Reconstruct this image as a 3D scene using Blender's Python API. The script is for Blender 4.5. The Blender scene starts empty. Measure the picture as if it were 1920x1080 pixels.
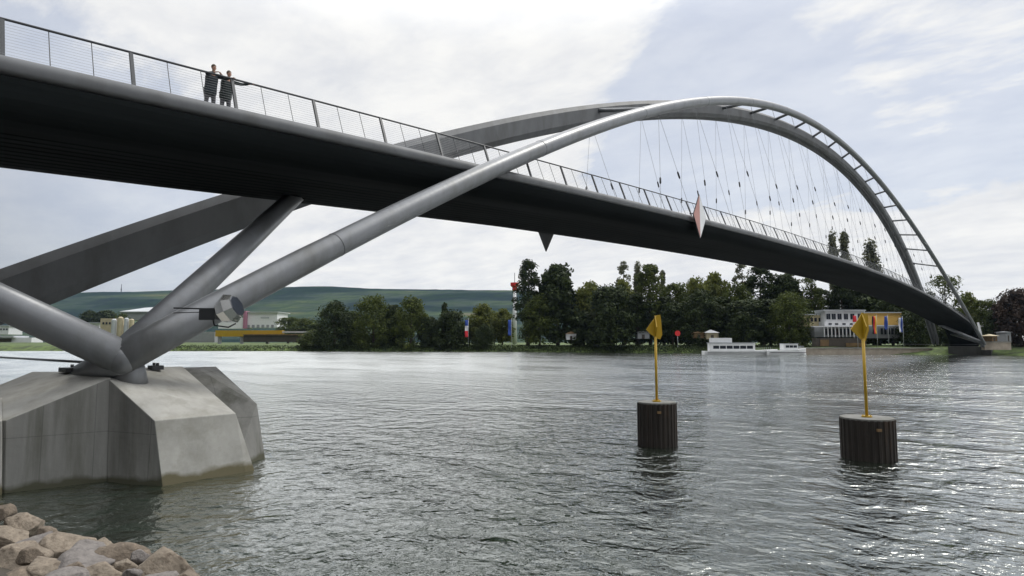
import bpy, bmesh, math, random
from mathutils import Vector, Matrix, noise
random.seed(7)
R = math.radians
S = bpy.context.scene
COL = S.collection

# ---------------------------------------------------------------- camera, sky, sun
CX, CY, CZ = 26.468, -5.958, 4.0
YAW, PITCH, FPX = 0.7262, 0.0860, 1179.0          # focal length in pixels of a 1920 wide frame
RGT = Vector((math.cos(YAW), math.sin(YAW), 0))
FH = Vector((-math.sin(YAW), math.cos(YAW), 0))
FWD = (FH*math.cos(PITCH) + Vector((0, 0, math.sin(PITCH)))).normalized()
UP = RGT.cross(FWD)
CAMP = Vector((CX, CY, CZ))
cd = bpy.data.cameras.new('camera'); cam = bpy.data.objects.new('camera', cd); COL.objects.link(cam)
cam.matrix_world = Matrix(((RGT.x, UP.x, -FWD.x, CX), (RGT.y, UP.y, -FWD.y, CY), (RGT.z, UP.z, -FWD.z, CZ), (0, 0, 0, 1)))
cd.sensor_width = 36; cd.lens = 36*FPX/1920; cd.clip_start = .2; cd.clip_end = 60000
S.camera = cam
S.view_settings.view_transform = 'Standard'; S.view_settings.look = 'None'
S.view_settings.exposure = -0.06; S.view_settings.gamma = 1.0

SUN_EL = R(52)
sd = (RGT*math.cos(R(38)) + FH*math.sin(R(38)))   # the sun stands to the right and a little beyond the bridge
SUN_AZ = math.atan2(sd.x, sd.y)
w = bpy.data.worlds.new('World'); S.world = w; w.use_nodes = True
nt = w.node_tree; N = nt.nodes; K = nt.links; N.clear()
def nn(t, **k):
    n = N.new(t)
    for a, b in k.items(): setattr(n, a, b)
    return n
def vmath(op, a, b=None):
    n = nn('ShaderNodeVectorMath', operation=op); K.new(a, n.inputs[0])
    if b is not None:
        if hasattr(b, 'links'): K.new(b, n.inputs[1])
        else: n.inputs[1].default_value = b
    return n
def wm(op, a, b, c=None, clamp=False):
    n = nn('ShaderNodeMath', operation=op); n.use_clamp = clamp
    for i, v in enumerate((a, b, c)):
        if v is None: continue
        if isinstance(v, (int, float)): n.inputs[i].default_value = v
        else: K.new(v, n.inputs[i])
    return n.outputs[0]
def wmix(f, a, b):
    n = nn('ShaderNodeMix', data_type='RGBA')
    if isinstance(f, (int, float)): n.inputs[0].default_value = f
    else: K.new(f, n.inputs[0])
    for i, v in ((6, a), (7, b)):
        if isinstance(v, tuple): n.inputs[i].default_value = (*v, 1)
        else: K.new(v, n.inputs[i])
    return n.outputs[2]
def pixdir(px, py):
    return (FWD + RGT*((px-960)/FPX) + UP*((540-py)/FPX)).normalized()
tc = nn('ShaderNodeTexCoord')
sky = nn('ShaderNodeTexSky', sky_type='NISHITA', sun_disc=False, sun_elevation=SUN_EL, sun_rotation=SUN_AZ, air_density=1.0, dust_density=1.6, ozone_density=1.2)
dirn = vmath('NORMALIZE', tc.outputs['Generated']).outputs[0]
sep = nn('ShaderNodeSeparateXYZ'); K.new(dirn, sep.inputs[0])
zz = wm('ADD', wm('MAXIMUM', sep.outputs[2], 0.0), 0.13)
cmb = nn('ShaderNodeCombineXYZ')
K.new(wm('DIVIDE', sep.outputs[0], zz), cmb.inputs[0]); K.new(wm('DIVIDE', sep.outputs[1], zz), cmb.inputs[1])
def noi(vec, scale, det=6, rough=.55, dist=0., off=(0, 0, 0), sc=(1, 1, 1), rot=0):
    m = nn('ShaderNodeMapping'); K.new(vec, m.inputs[0]); m.inputs['Location'].default_value = off; m.inputs['Scale'].default_value = sc; m.inputs['Rotation'].default_value = (0, 0, rot)
    n = nn('ShaderNodeTexNoise'); K.new(m.outputs[0], n.inputs['Vector'])
    n.inputs['Scale'].default_value = scale; n.inputs['Detail'].default_value = det; n.inputs['Roughness'].default_value = rough; n.inputs['Distortion'].default_value = dist
    return n.outputs['Fac']
def lobe(px, py, lo, hi):                          # a broad region of the sky round one direction
    d = vmath('DOT_PRODUCT', dirn, tuple(pixdir(px, py))).outputs['Value']
    n = nn('ShaderNodeMapRange', interpolation_type='SMOOTHSTEP'); K.new(d, n.inputs[0])
    n.inputs[1].default_value = math.cos(R(lo)); n.inputs[2].default_value = math.cos(R(hi))
    return n.outputs[0]
big = noi(cmb.outputs[0], .55, 9, .58, .35, (3.1, 1.7, 0), (1, 1.6, 1), YAW)
fine = noi(cmb.outputs[0], 2.3, 9, .62, .2, (7.7, 2.2, 0), (1, 1.8, 1), YAW)
clear = wm('ADD', wm('ADD', wm('SUBTRACT', lobe(1700, 270, 27, 8), wm('MULTIPLY', lobe(1750, 10, 16, 2), .9)), wm('MULTIPLY', lobe(1330, 330, 14, 3), .85)), wm('MULTIPLY', lobe(60, 375, 17, 3), 1.15))
bias = wm('ADD', wm('MULTIPLY', lobe(650, 60, 46, 12), .36), .30)
cov = wm('ADD', wm('ADD', wm('MULTIPLY_ADD', big, .75, .125), wm('MULTIPLY', wm('SUBTRACT', fine, .5), 1.35)), wm('SUBTRACT', bias, wm('MULTIPLY', clear, .80)))
mr = nn('ShaderNodeMapRange', interpolation_type='SMOOTHSTEP'); K.new(cov, mr.inputs[0]); mr.inputs[1].default_value = .22; mr.inputs[2].default_value = .98
veil = wm('MAXIMUM', mr.outputs[0], 0.58)
# low cumulus bank towards the horizon
ang = noi(dirn, 9.0, 8, .6, .3, (1.3, .4, 2.2), (1, 1, 2.4))
hz = nn('ShaderNodeMapRange', interpolation_type='SMOOTHSTEP'); K.new(wm('ADD', sep.outputs[2], wm('MULTIPLY', wm('SUBTRACT', ang, .5), .16)), hz.inputs[0])
hz.inputs[1].default_value = .222; hz.inputs[2].default_value = .172
lowr = wm('MULTIPLY', hz.outputs[0], wm('SUBTRACT', 1.0, wm('MULTIPLY', lobe(-20, 390, 22, 8), .75)), clamp=True)
mask = wm('MAXIMUM', veil, lowr)
shade = nn('ShaderNodeMapRange'); K.new(wm('ADD', wm('MULTIPLY', fine, .6), wm('MULTIPLY', ang, .4)), shade.inputs[0])
shade.inputs[1].default_value = .36; shade.inputs[2].default_value = .60
ccol = wmix(shade.outputs[0], (.80, .815, .85), (1.0, .995, .975))
skys = vmath('SCALE', sky.outputs[0]); skys.inputs['Scale'].default_value = .105
skyb = wmix(.5, skys.outputs[0], (.40, .52, .80))
up_ = nn('ShaderNodeMapRange', interpolation_type='SMOOTHSTEP'); K.new(sep.outputs[2], up_.inputs[0]); up_.inputs[1].default_value = .42; up_.inputs[2].default_value = .74; up_.inputs[3].default_value = 1.0; up_.inputs[4].default_value = 3.0
ccs = vmath('SCALE', ccol); K.new(up_.outputs[0], ccs.inputs['Scale'])      # unseen high sky boosted all round, to brighten its reflection in the water
total = wmix(mask, skyb, ccs.outputs[0])
sv = (sd*.85+FH*.15).normalized()
away = nn('ShaderNodeMapRange', interpolation_type='SMOOTHSTEP'); K.new(vmath('DOT_PRODUCT', dirn, (sv.x, sv.y, .85)).outputs['Value'], away.inputs[0])
away.inputs[1].default_value = -.38; away.inputs[2].default_value = .50; away.inputs[3].default_value = .05; away.inputs[4].default_value = 1.0     # unseen sky dimmed away from the sun, to darken camera-facing sides
tot2 = vmath('SCALE', total); K.new(away.outputs[0], tot2.inputs['Scale'])
bg = nn('ShaderNodeBackground'); K.new(tot2.outputs[0], bg.inputs[0]); bg.inputs[1].default_value = 1.0
wo = nn('ShaderNodeOutputWorld'); K.new(bg.outputs[0], wo.inputs[0])

sl = bpy.data.lights.new('sun', 'SUN'); sl.energy = 1.6; sl.angle = R(12); sl.color = (1, .96, .88)
so = bpy.data.objects.new('sun', sl); COL.objects.link(so)
sdir = Vector((sd.x*math.cos(SUN_EL), sd.y*math.cos(SUN_EL), math.sin(SUN_EL)))
so.rotation_euler = sdir.to_track_quat('Z', 'Y').to_euler()

# ---------------------------------------------------------------- helpers
def P(px, depth, z=0.0):
    "world point on the vertical plane at this depth before the camera, under column px"
    # column px at height z: solve with the pitched camera
    q = Vector((CX, CY, 0)) + FH*depth
    dz = z-CZ
    zc = depth*math.cos(PITCH) + dz*math.sin(PITCH)
    q += RGT*((px-960)/FPX*zc)
    q.z = z
    return q
def ZY(py, depth):
    "height seen at image row py at this depth"
    t = (540-py)/FPX
    # (dz*cosp - depth*sinp)/(depth*cosp+dz*sinp)=t
    return CZ + depth*(t*math.cos(PITCH)+math.sin(PITCH))/(math.cos(PITCH)-t*math.sin(PITCH))
def PX(px, py, z):
    "world point that lies at height z on the line of sight of pixel (px, py)"
    d = FWD+RGT*((px-960)/FPX)+UP*((540-py)/FPX); return CAMP+d*((z-CZ)/d.z)
def PD(px, py, depth):
    d = FWD+RGT*((px-960)/FPX)+UP*((540-py)/FPX); return CAMP+d*depth
def yaw_of(d): return math.atan2(d.y, d.x)
FACE = YAW                                          # rotation that turns local -y towards the camera

class MB:
    def __init__(s): s.v = []; s.f = []; s.sm = []
    def add(s, v, f, smooth=False):
        o = len(s.v); s.v += [tuple(x) for x in v]; s.f += [tuple(i+o for i in q) for q in f]; s.sm += [smooth]*len(f); return s
    def box(s, x0, x1, y0, y1, z0, z1):
        v = [(x, y, z) for z in (z0, z1) for y in (y0, y1) for x in (x0, x1)]
        return s.add(v, [(0, 2, 3, 1), (4, 5, 7, 6), (0, 1, 5, 4), (2, 6, 7, 3), (0, 4, 6, 2), (1, 3, 7, 5)])
    def tube(s, pts, r, n=12, cap=True, smooth=True, prof=None):
        pts = [Vector(p) for p in pts]; m = len(pts)
        rs = r if isinstance(r, (list, tuple)) else [r]*m
        v = []; ref = Vector((0, 0, 1))
        for i, p in enumerate(pts):
            t = (pts[min(i+1, m-1)]-pts[max(i-1, 0)]).normalized()
            a = ref if abs(t.z) < .95 else Vector((1, 0, 0))
            x = t.cross(a).normalized(); y = x.cross(t).normalized()
            if prof:
                for (u, w_) in prof: v.append(p+x*u+y*(w_*rs[i]))
            else:
                for k in range(n):
                    an = 2*math.pi*k/n; v.append(p+x*(rs[i]*math.cos(an))+y*(rs[i]*math.sin(an)))
        if prof: n = len(prof)
        f = [(i*n+k, i*n+(k+1) % n, (i+1)*n+(k+1) % n, (i+1)*n+k) for i in range(m-1) for k in range(n)]
        s.add(v, f, smooth)
        if cap:
            s.add(v[:n], [tuple(range(n))[::-1]]); s.add(v[-n:], [tuple(range(n))])
        return s
    def prism(s, poly, z0, z1):
        n = len(poly); v = [(x, y, z0) for x, y in poly]+[(x, y, z1) for x, y in poly]
        return s.add(v, [tuple(range(n))[::-1], tuple(range(n, 2*n))]+[(i, (i+1) % n, n+(i+1) % n, n+i) for i in range(n)])
    def ball(s, c, r, sc=(1, 1, 1), nu=14, nv=9):
        v = []; 
        for j in range(nv+1):
            ph = math.pi*j/nv
            for i in range(nu):
                th = 2*math.pi*i/nu
                v.append((c[0]+r*sc[0]*math.sin(ph)*math.cos(th), c[1]+r*sc[1]*math.sin(ph)*math.sin(th), c[2]+r*sc[2]*math.cos(ph)))
        return s.add(v, [(j*nu+i, (j+1)*nu+i, (j+1)*nu+(i+1) % nu, j*nu+(i+1) % nu) for j in range(nv) for i in range(nu)], True)
    def build(s, name, mat, parent=None, bevel=0, fix=True):
        me = bpy.data.meshes.new(name); me.from_pydata(s.v, [], s.f); me.update()
        me.polygons.foreach_set('use_smooth', s.sm)
        if fix:
            b = bmesh.new(); b.from_mesh(me); bmesh.ops.remove_doubles(b, verts=b.verts, dist=1e-5)
            bmesh.ops.recalc_face_normals(b, faces=b.faces); b.to_mesh(me); b.free()
        me.materials.append(mat)
        o = bpy.data.objects.new(name, me); COL.objects.link(o)
        if parent: o.parent = parent
        if bevel:
            md = o.modifiers.new('bevel', 'BEVEL'); md.width = bevel; md.segments = 2; md.limit_method = 'ANGLE'
        return o
def tag(o, label=None, cat=None, group=None, kind=None):
    for k_, v_ in (('label', label), ('category', cat), ('group', group), ('kind', kind)):
        if v_: o[k_] = v_
    return o
def empty(name, loc, rz=0, **k):
    o = bpy.data.objects.new(name, None); COL.objects.link(o); o.location = loc; o.rotation_euler = (0, 0, rz); o.empty_display_size = .5
    return tag(o, **k)
def kids(o): return [c for c in bpy.data.objects if c.parent == o]
def copy_tree(o, parent=None):
    c = o.copy(); COL.objects.link(c); c.parent = parent
    if parent: c.matrix_parent_inverse = o.matrix_parent_inverse.copy()
    for ch in kids(o): copy_tree(ch, c)
    return c

def material(name, base, rough=.6, metal=0., var=.12, vscale=1.0, bump=0., bscale=8., stretch=(1, 1, 1), stain=None, stscale=.6, stlo=.5, sthi=.7, coords='Object', ior=None, spec=None, det=5):
    m = bpy.data.materials.new(name); m.use_nodes = True; t = m.node_tree; nd = t.nodes; lk = t.links
    b = nd['Principled BSDF']; b.inputs['Roughness'].default_value = rough; b.inputs['Metallic'].default_value = metal
    if ior: b.inputs['IOR'].default_value = ior
    if spec is not None: b.inputs['Specular IOR Level'].default_value = spec
    c = nd.new('ShaderNodeTexCoord'); mp = nd.new('ShaderNodeMapping'); mp.inputs['Scale'].default_value = stretch; lk.new(c.outputs[coords], mp.inputs[0])
    n = nd.new('ShaderNodeTexNoise'); n.inputs['Scale'].default_value = vscale; n.inputs['Detail'].default_value = det; n.inputs['Roughness'].default_value = .6; lk.new(mp.outputs[0], n.inputs['Vector'])
    r = nd.new('ShaderNodeValToRGB'); lk.new(n.outputs['Fac'], r.inputs[0])
    r.color_ramp.elements[0].position = .3; r.color_ramp.elements[1].position = .7
    r.color_ramp.elements[0].color = (*[x*(1-var) for x in base], 1); r.color_ramp.elements[1].color = (*[min(1, x*(1+var)) for x in base], 1)
    out = r.outputs[0]
    if stain:
        n2 = nd.new('ShaderNodeTexNoise'); n2.inputs['Scale'].default_value = stscale; n2.inputs['Detail'].default_value = 7; n2.inputs['Roughness'].default_value = .65; lk.new(mp.outputs[0], n2.inputs['Vector'])
        mr_ = nd.new('ShaderNodeMapRange'); lk.new(n2.outputs['Fac'], mr_.inputs[0]); mr_.inputs[1].default_value = stlo; mr_.inputs[2].default_value = sthi
        mx = nd.new('ShaderNodeMix'); mx.data_type = 'RGBA'; lk.new(mr_.outputs[0], mx.inputs[0]); lk.new(out, mx.inputs[6]); mx.inputs[7].default_value = (*stain, 1); out = mx.outputs[2]
    lk.new(out, b.inputs['Base Color'])
    if bump:
        n3 = nd.new('ShaderNodeTexNoise'); n3.inputs['Scale'].default_value = bscale; n3.inputs['Detail'].default_value = 6; lk.new(c.outputs[coords], n3.inputs['Vector'])
        bp = nd.new('ShaderNodeBump'); bp.inputs['Distance'].default_value = bump; bp.inputs['Strength'].default_value = 1; lk.new(n3.outputs['Fac'], bp.inputs['Height']); lk.new(bp.outputs[0], b.inputs['Normal'])
    return m
M = {}
M['steel'] = material('grey_painted_steel', (.170, .178, .190), .40, .25, .10, .9, .006, 3, spec=.5, stretch=(1, 1, .35), stain=(.11, .113, .11), stscale=.6, stlo=.50, sthi=.74)
M['steelb'] = material('shaded_grey_steel', (.125, .13, .137), .6, .1, .12, .9, .006, 3, spec=.25, stretch=(1, 1, .35), stain=(.08, .082, .08), stscale=.5, stlo=.5, sthi=.74)  # grey steel darkened for shade on far arch and edges; weld rings share it
M['deck'] = material('dark_painted_steel', (.05, .053, .055), .5, .2, .10, .5, .004, 2, stretch=(1, .12, 1))
M['belly'] = material('shaded_belly_sheet', (.010, .012, .0125), .95, 0, .35, .6, 0, 3, stretch=(1, .10, 1), spec=.04)  # underside shade put into the colour of the grey deck steel
M['rail'] = material('railing_steel', (.045, .048, .052), .45, .4, .05)
M['cable'] = material('cable_steel', (.22, .23, .24), .4, .6, .03)
M['darksteel'] = material('dark_steel', (.03, .032, .035), .5, .3, .1)
M['pave'] = material('walkway_asphalt', (.09, .09, .09), .9, 0, .15, 3)
M['wire'] = material('railing_wire', (.35, .36, .37), .4, .6, .03)

L = 229.4
def lerp(a, b, t): return a+(b-a)*t
NB = CAMP+(Vector((6.681, 0, 3.568))-CAMP)*(18.65/17.5)      # springing joint over the pier corner
NOFF = NB-Vector((6.681, 0, 3.568))
def tube_at(t):
    q = 4*t*(1-t); return NOFF*math.exp(-L*t/6)+Vector((6.681-(6.681+1.694)*q, L*t, 3.568+35.074*(q-.0592*q*(1-q))))
def far_at(t):
    q = 4*t*(1-t); return Vector((-5.959+(5.959-4.203)*q, L*t, 6.246+31.159*(q+.0186*q*(1-q))))
def dk(y):
    u = 2*y/L-1; return 15.25-1.274*u-4.565*u*u+.445*u**4-.028*max(0, y-234)**2      # the last metres drop to the abutment
HW = 4.152
END = 246.5

# ---------------------------------------------------------------- the footbridge
bridge = empty('footbridge', (0, 0, 0), label='grey steel arch footbridge spanning the whole river', cat='bridge')
edge = [(HW-1.1, -.03), (HW-.75, 0)]
for k in range(1, 9):
    a = math.pi/2*k/8; edge.append((HW-.40+.40*math.sin(a), -.32+.32*math.cos(a)))
edge += [(HW-.01, -.48), (HW-.06, -.56), (HW-1.1, -.58)]
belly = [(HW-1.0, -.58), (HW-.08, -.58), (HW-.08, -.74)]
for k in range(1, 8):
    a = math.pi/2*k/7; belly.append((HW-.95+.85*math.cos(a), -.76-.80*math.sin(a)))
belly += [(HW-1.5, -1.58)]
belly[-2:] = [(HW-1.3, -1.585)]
x = HW-1.9
while x > -(HW-1.9)+.01:                              # shallow longitudinal ribs
    belly += [(x, -1.60), (x-.06, -1.575), (x-.24, -1.575), (x-.30, -1.60)]; x -= .56
belly += [(-(HW-1.5), -1.58)]+[(-(HW-.95+.85*math.cos(math.pi/2*k/7)), -.76-.80*math.sin(math.pi/2*k/7)) for k in range(7, 0, -1)]+[(-(HW-.08), -.74), (-(HW-.08), -.58), (-(HW-1.0), -.58)]
ys = [-46+i*2.5 for i in range(int((END+46)/2.5)+1)]+[END]
def sweep(prof, name, mat, parent, smooth, hz_k=0):
    n = len(prof); hk = lambda y, z: z*(1+hz_k*max(0, min(1, (26-y)/22)))
    v = [(x, y, dk(y)+hk(y, z)) for y in ys for x, z in prof]
    f = [(i*n+k, i*n+(k+1) % n, (i+1)*n+(k+1) % n, (i+1)*n+k) for i in range(len(ys)-1) for k in range(n)]
    m = MB(); m.add(v, f, smooth); m.add(v[:n], [tuple(range(n))]); m.add(v[-n:], [tuple(range(n))])
    return m.build(name, mat, parent)
deck = sweep([(-3.06, -.04), (3.06, -.04), (3.06, -.8), (-3.06, -.8)], 'deck', M['deck'], bridge, False)
sweep(edge, 'edge_beam', M['steelb'], bridge, True)
sweep([(-x, z) for x, z in edge[::-1]], 'edge_beam', M['steelb'], bridge, True)
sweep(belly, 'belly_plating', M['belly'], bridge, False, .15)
m = MB()
for i in range(len(ys)-1):
    a, b = ys[i], ys[i+1]
    m.add([(-3.04, a, dk(a)-.034), (3.04, a, dk(a)-.034), (3.04, b, dk(b)-.034), (-3.04, b, dk(b)-.034)], [(0, 1, 2, 3)])
m.build('walkway', M['pave'], deck, fix=False)
m = MB(); m.tube([tube_at(i/150) for i in range(0, 151)], [.50 if i < 2 else .49 if i < 5 else .475 for i in range(151)], 28); m.build('arch_tube', M['steel'], bridge)
arch_t = [o_ for o_ in bpy.data.objects if o_.name == 'arch_tube'][0]
for i in range(16):
    t = (7.5+14.6*i)/L; a = tube_at(t); d = (tube_at(t+.0005)-a).normalized(); m = MB(); m.tube([a-d*.035, a-d*.015, a+d*.015, a+d*.035], [.470, .487, .487, .470], 28); m.build('weld_ring', M['steelb'], arch_t)
hexa = [(-.40, .42), (-.16, .72), (.16, .72), (.40, .42), (.40, -.42), (.16, -.72), (-.16, -.72), (-.40, -.42)]
for sx in (-.56, .56):
    m = MB(); m.tube([far_at(-.045+1.062*i/150)+Vector((sx, 0, 0)) for i in range(151)], [1.05+.40*abs(2*i/150-1)**1.5 for i in range(151)], prof=hexa, smooth=False); m.build('arch_beam', M['steelb'], bridge)
nodes = [.5938+.0381*k for k in range(-11, 7)]
for t in nodes:
    a = far_at(t); b = tube_at(t)
    d = (b-a).normalized()
    m = MB(); m.tube([a+Vector((.9, 0, .3)), b], .19, 10); m.build('cross_bar', M['steel'], bridge)
def hanger(top, bot, blob=.34, r=.013):
    m = MB(); m.tube([top, bot], r, 6); h = m.build('hanger', M['cable'], bridge, fix=False)
    d = (top-bot); L_ = d.length; c = bot+d*blob; u = d.normalized()
    m = MB(); m.tube([c-u*.32, c-u*.22, c+u*.22, c+u*.32], [.03, .075, .075, .03], 8); m.build('turnbuckle', M['darksteel'], h, fix=False)
for i, t in enumerate(nodes):
    for k, dy in enumerate((-2.6, 2.9)):
        a = tube_at(t); y = a.y+dy
        hanger(a+Vector((0, 0, -.42)), Vector((3.3, y, dk(y)-.05)), .30+.12*k+.03*(i % 3))
        a = far_at(t); y = a.y-dy*1.2
        hanger(a+Vector((0, 0, -.6)), Vector((-3.3, y, dk(y)-.05)), .40-.10*k+.04*(i % 2))
# railings: leaning posts, slim balusters, handrail and wires, on both edges
SP = 3.4266; Y0 = -2.61
post_y = [Y0+SP*k for k in range(-10, 71) if Y0+SP*k < END-1]
for side in (1, -1):
    bx = side*(HW-.42); tx = side*(HW-.95)
    first = None
    for y in post_y:
        z = dk(y)
        mm = MB(); mm.tube([(bx, y, z-.12), (bx+(tx-bx)*.5, y, z+.6), (tx, y, z+1.3)], 1, prof=[(-.055, -.04), (.055, -.04), (.055, .04), (-.055, .04)], smooth=False)
        mm.build('railing_post', M['rail'], bridge, fix=False)
    subs = [y+SP*k/3 for y in post_y[:-1] for k in (1, 2)]
    subs.sort(key=lambda y: abs(y+2))
    for y in subs[:50] if side == 1 else subs[:50]:
        z = dk(y); mm = MB(); mm.tube([(bx, y, z-.05), (tx, y, z+1.28)], .014, 6); mm.build('baluster', M['rail'], bridge, fix=False)
    mm = MB()
    for y in subs[50:]:
        z = dk(y); mm.tube([(bx, y, z-.05), (tx, y, z+1.28)], .014, 5)
    tag(mm.build('far_baluster', M['rail'], bridge, fix=False), kind='stuff')
    yy = [post_y[0]+(post_y[-1]-post_y[0])*i/120 for i in range(121)]
    mm = MB(); mm.tube([(tx, y, dk(y)+1.33) for y in yy], .042, 8); mm.build('handrail', M['rail'], bridge, fix=False)
    mm = MB()
    for k in range(1, 12):
        s_ = k/12; mm.tube([(lerp(bx, tx, s_), y, dk(y)+1.28*s_) for y in yy], .0045, 4, cap=False)
    mm.build('railing_wires', M['wire'], bridge, fix=False)
# V struts from the springing joints to the deck, near and far ends
NJ = Vector((6.681, 0, 3.568))
for y0, s_ in ((0, 1), (L, -1)):
    base = NB.copy() if y0 == 0 else Vector((6.681, y0, 3.568))
    for sy in (1, -1):
        topp = Vector((-2.6 if sy*s_ > 0 else -3.0, y0+sy*s_*(10.4 if sy > 0 else 10.2)*1, 0)); topp.z = dk(topp.y)-1.35
        if sy < 0: topp = Vector((base.x-9.3, y0+sy*s_*10.6, 0)); topp.z = dk(topp.y)-1.3
        mm = MB(); mm.tube([base, base.lerp(topp, .5), topp], [.50, .47, .41], 24); mm.build('strut', M['steel'], bridge)
    m = MB(); m.ball(base, .497, nu=36, nv=20); m.tube([base, PD(158, 706, 20.0) if y0 < 5 else base+Vector((-.9, .3, -.6))], [.50, .44], 28); m.tube([base+FH*.25+Vector((0, 0, -.1)), base+FH*.55+Vector((-.1, 0, -.95))], [.42, .50], 28); m.build('springing_joint', M['steel'], bridge)
    m = MB(); m.tube([base+Vector((-.6, .6*s_, -.25)), Vector((-15.9, y0+.6*s_, 3.25))], .05, 10); m.build('tie_rod', M['rail'], bridge)

# ---------------------------------------------------------------- concrete pier in the river at the near springing
M['conc'] = material('board_marked_shade_concrete', (.165, .165, .155), .85, 0, .25, 1.6, .012, 5, stretch=(1, 1, .10), stain=(.07, .07, .055), stscale=1.3, stlo=.46, sthi=.72)  # darker copy for shaded pier walls; board joints and stains are its own
M['concl'] = material('smooth_lit_concrete', (.33, .325, .30), .8, 0, .14, 1.6, .006, 6, stain=(.24, .235, .205), stscale=1.5, stlo=.47, sthi=.72)  # paler copy of the pier concrete for faces in the light
M['algae'] = material('wet_algae_concrete', (.11, .10, .06), .5, 0, .3, 3, .01, 6)
def waterline(m, h=.38, col=(.105, .092, .05)):
    t = m.node_tree; nd = t.nodes; lk = t.links; b = nd['Principled BSDF']; src = b.inputs['Base Color'].links[0].from_socket
    c = nd.new('ShaderNodeTexCoord'); sp = nd.new('ShaderNodeSeparateXYZ'); lk.new(c.outputs['Object'], sp.inputs[0])
    n = nd.new('ShaderNodeTexNoise'); n.inputs['Scale'].default_value = 1.3; n.inputs['Detail'].default_value = 6; lk.new(c.outputs['Object'], n.inputs['Vector'])
    ad = nd.new('ShaderNodeMath'); ad.operation = 'MULTIPLY_ADD'; lk.new(n.outputs['Fac'], ad.inputs[0]); ad.inputs[1].default_value = -.55; lk.new(sp.outputs[2], ad.inputs[2])
    r = nd.new('ShaderNodeMapRange'); lk.new(ad.outputs[0], r.inputs[0]); r.inputs[1].default_value = h-.32; r.inputs[2].default_value = h-.48; r.inputs[3].default_value = 0; r.inputs[4].default_value = 1
    x = nd.new('ShaderNodeMix'); x.data_type = 'RGBA'; lk.new(r.outputs[0], x.inputs[0]); lk.new(src, x.inputs[6]); x.inputs[7].default_value = (*col, 1); lk.new(x.outputs[2], b.inputs['Base Color'])
def joints(m):
    t = m.node_tree; nd = t.nodes; lk = t.links; b = nd['Principled BSDF']; src = b.inputs['Base Color'].links[0].from_socket
    c = nd.new('ShaderNodeTexCoord'); fac = None
    for axis, period, off in ((tuple(RGT*.8+FH*.6), 1.22, .35), ((0, 0, 1), 1.45, .02)):
        d = nd.new('ShaderNodeVectorMath'); d.operation = 'DOT_PRODUCT'; lk.new(c.outputs['Object'], d.inputs[0]); d.inputs[1].default_value = axis
        q = nd.new('ShaderNodeMath'); q.operation = 'PINGPONG'; a_ = nd.new('ShaderNodeMath'); a_.operation = 'ADD'; lk.new(d.outputs['Value'], a_.inputs[0]); a_.inputs[1].default_value = off
        lk.new(a_.outputs[0], q.inputs[0]); q.inputs[1].default_value = period/2
        l = nd.new('ShaderNodeMath'); l.operation = 'LESS_THAN'; lk.new(q.outputs[0], l.inputs[0]); l.inputs[1].default_value = .012
        if fac is None: fac = l.outputs[0]
        else:
            mx_ = nd.new('ShaderNodeMath'); mx_.operation = 'MAXIMUM'; lk.new(fac, mx_.inputs[0]); lk.new(l.outputs[0], mx_.inputs[1]); fac = mx_.outputs[0]
    s_ = nd.new('ShaderNodeMath'); s_.operation = 'MULTIPLY'; lk.new(fac, s_.inputs[0]); s_.inputs[1].default_value = .32
    x = nd.new('ShaderNodeMix'); x.data_type = 'RGBA'; lk.new(s_.outputs[0], x.inputs[0]); lk.new(src, x.inputs[6]); x.inputs[7].default_value = (.03, .03, .028, 1); lk.new(x.outputs[2], b.inputs['Base Color'])
joints(M['conc'])
waterline(M['conc'], .30, (.05, .05, .03)); waterline(M['concl'])
def hull(pts, name, mat, parent, bevel=.02):
    me = bpy.data.meshes.new(name); b = bmesh.new()
    for p in pts: b.verts.new(p)
    r = bmesh.ops.convex_hull(b, input=b.verts); bmesh.ops.delete(b, geom=[g for g in r['geom_interior'] if isinstance(g, bmesh.types.BMVert)], context='VERTS')
    bmesh.ops.dissolve_limit(b, angle_limit=.02, verts=b.verts, edges=b.edges)
    bmesh.ops.recalc_face_normals(b, faces=b.faces); b.to_mesh(me); b.free(); me.materials.append(mat)
    o = bpy.data.objects.new(name, me); COL.objects.link(o); o.parent = parent
    if bevel:
        md = o.modifiers.new('bevel', 'BEVEL'); md.width = bevel; md.segments = 2; md.limit_method = 'ANGLE'
    return o
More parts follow.
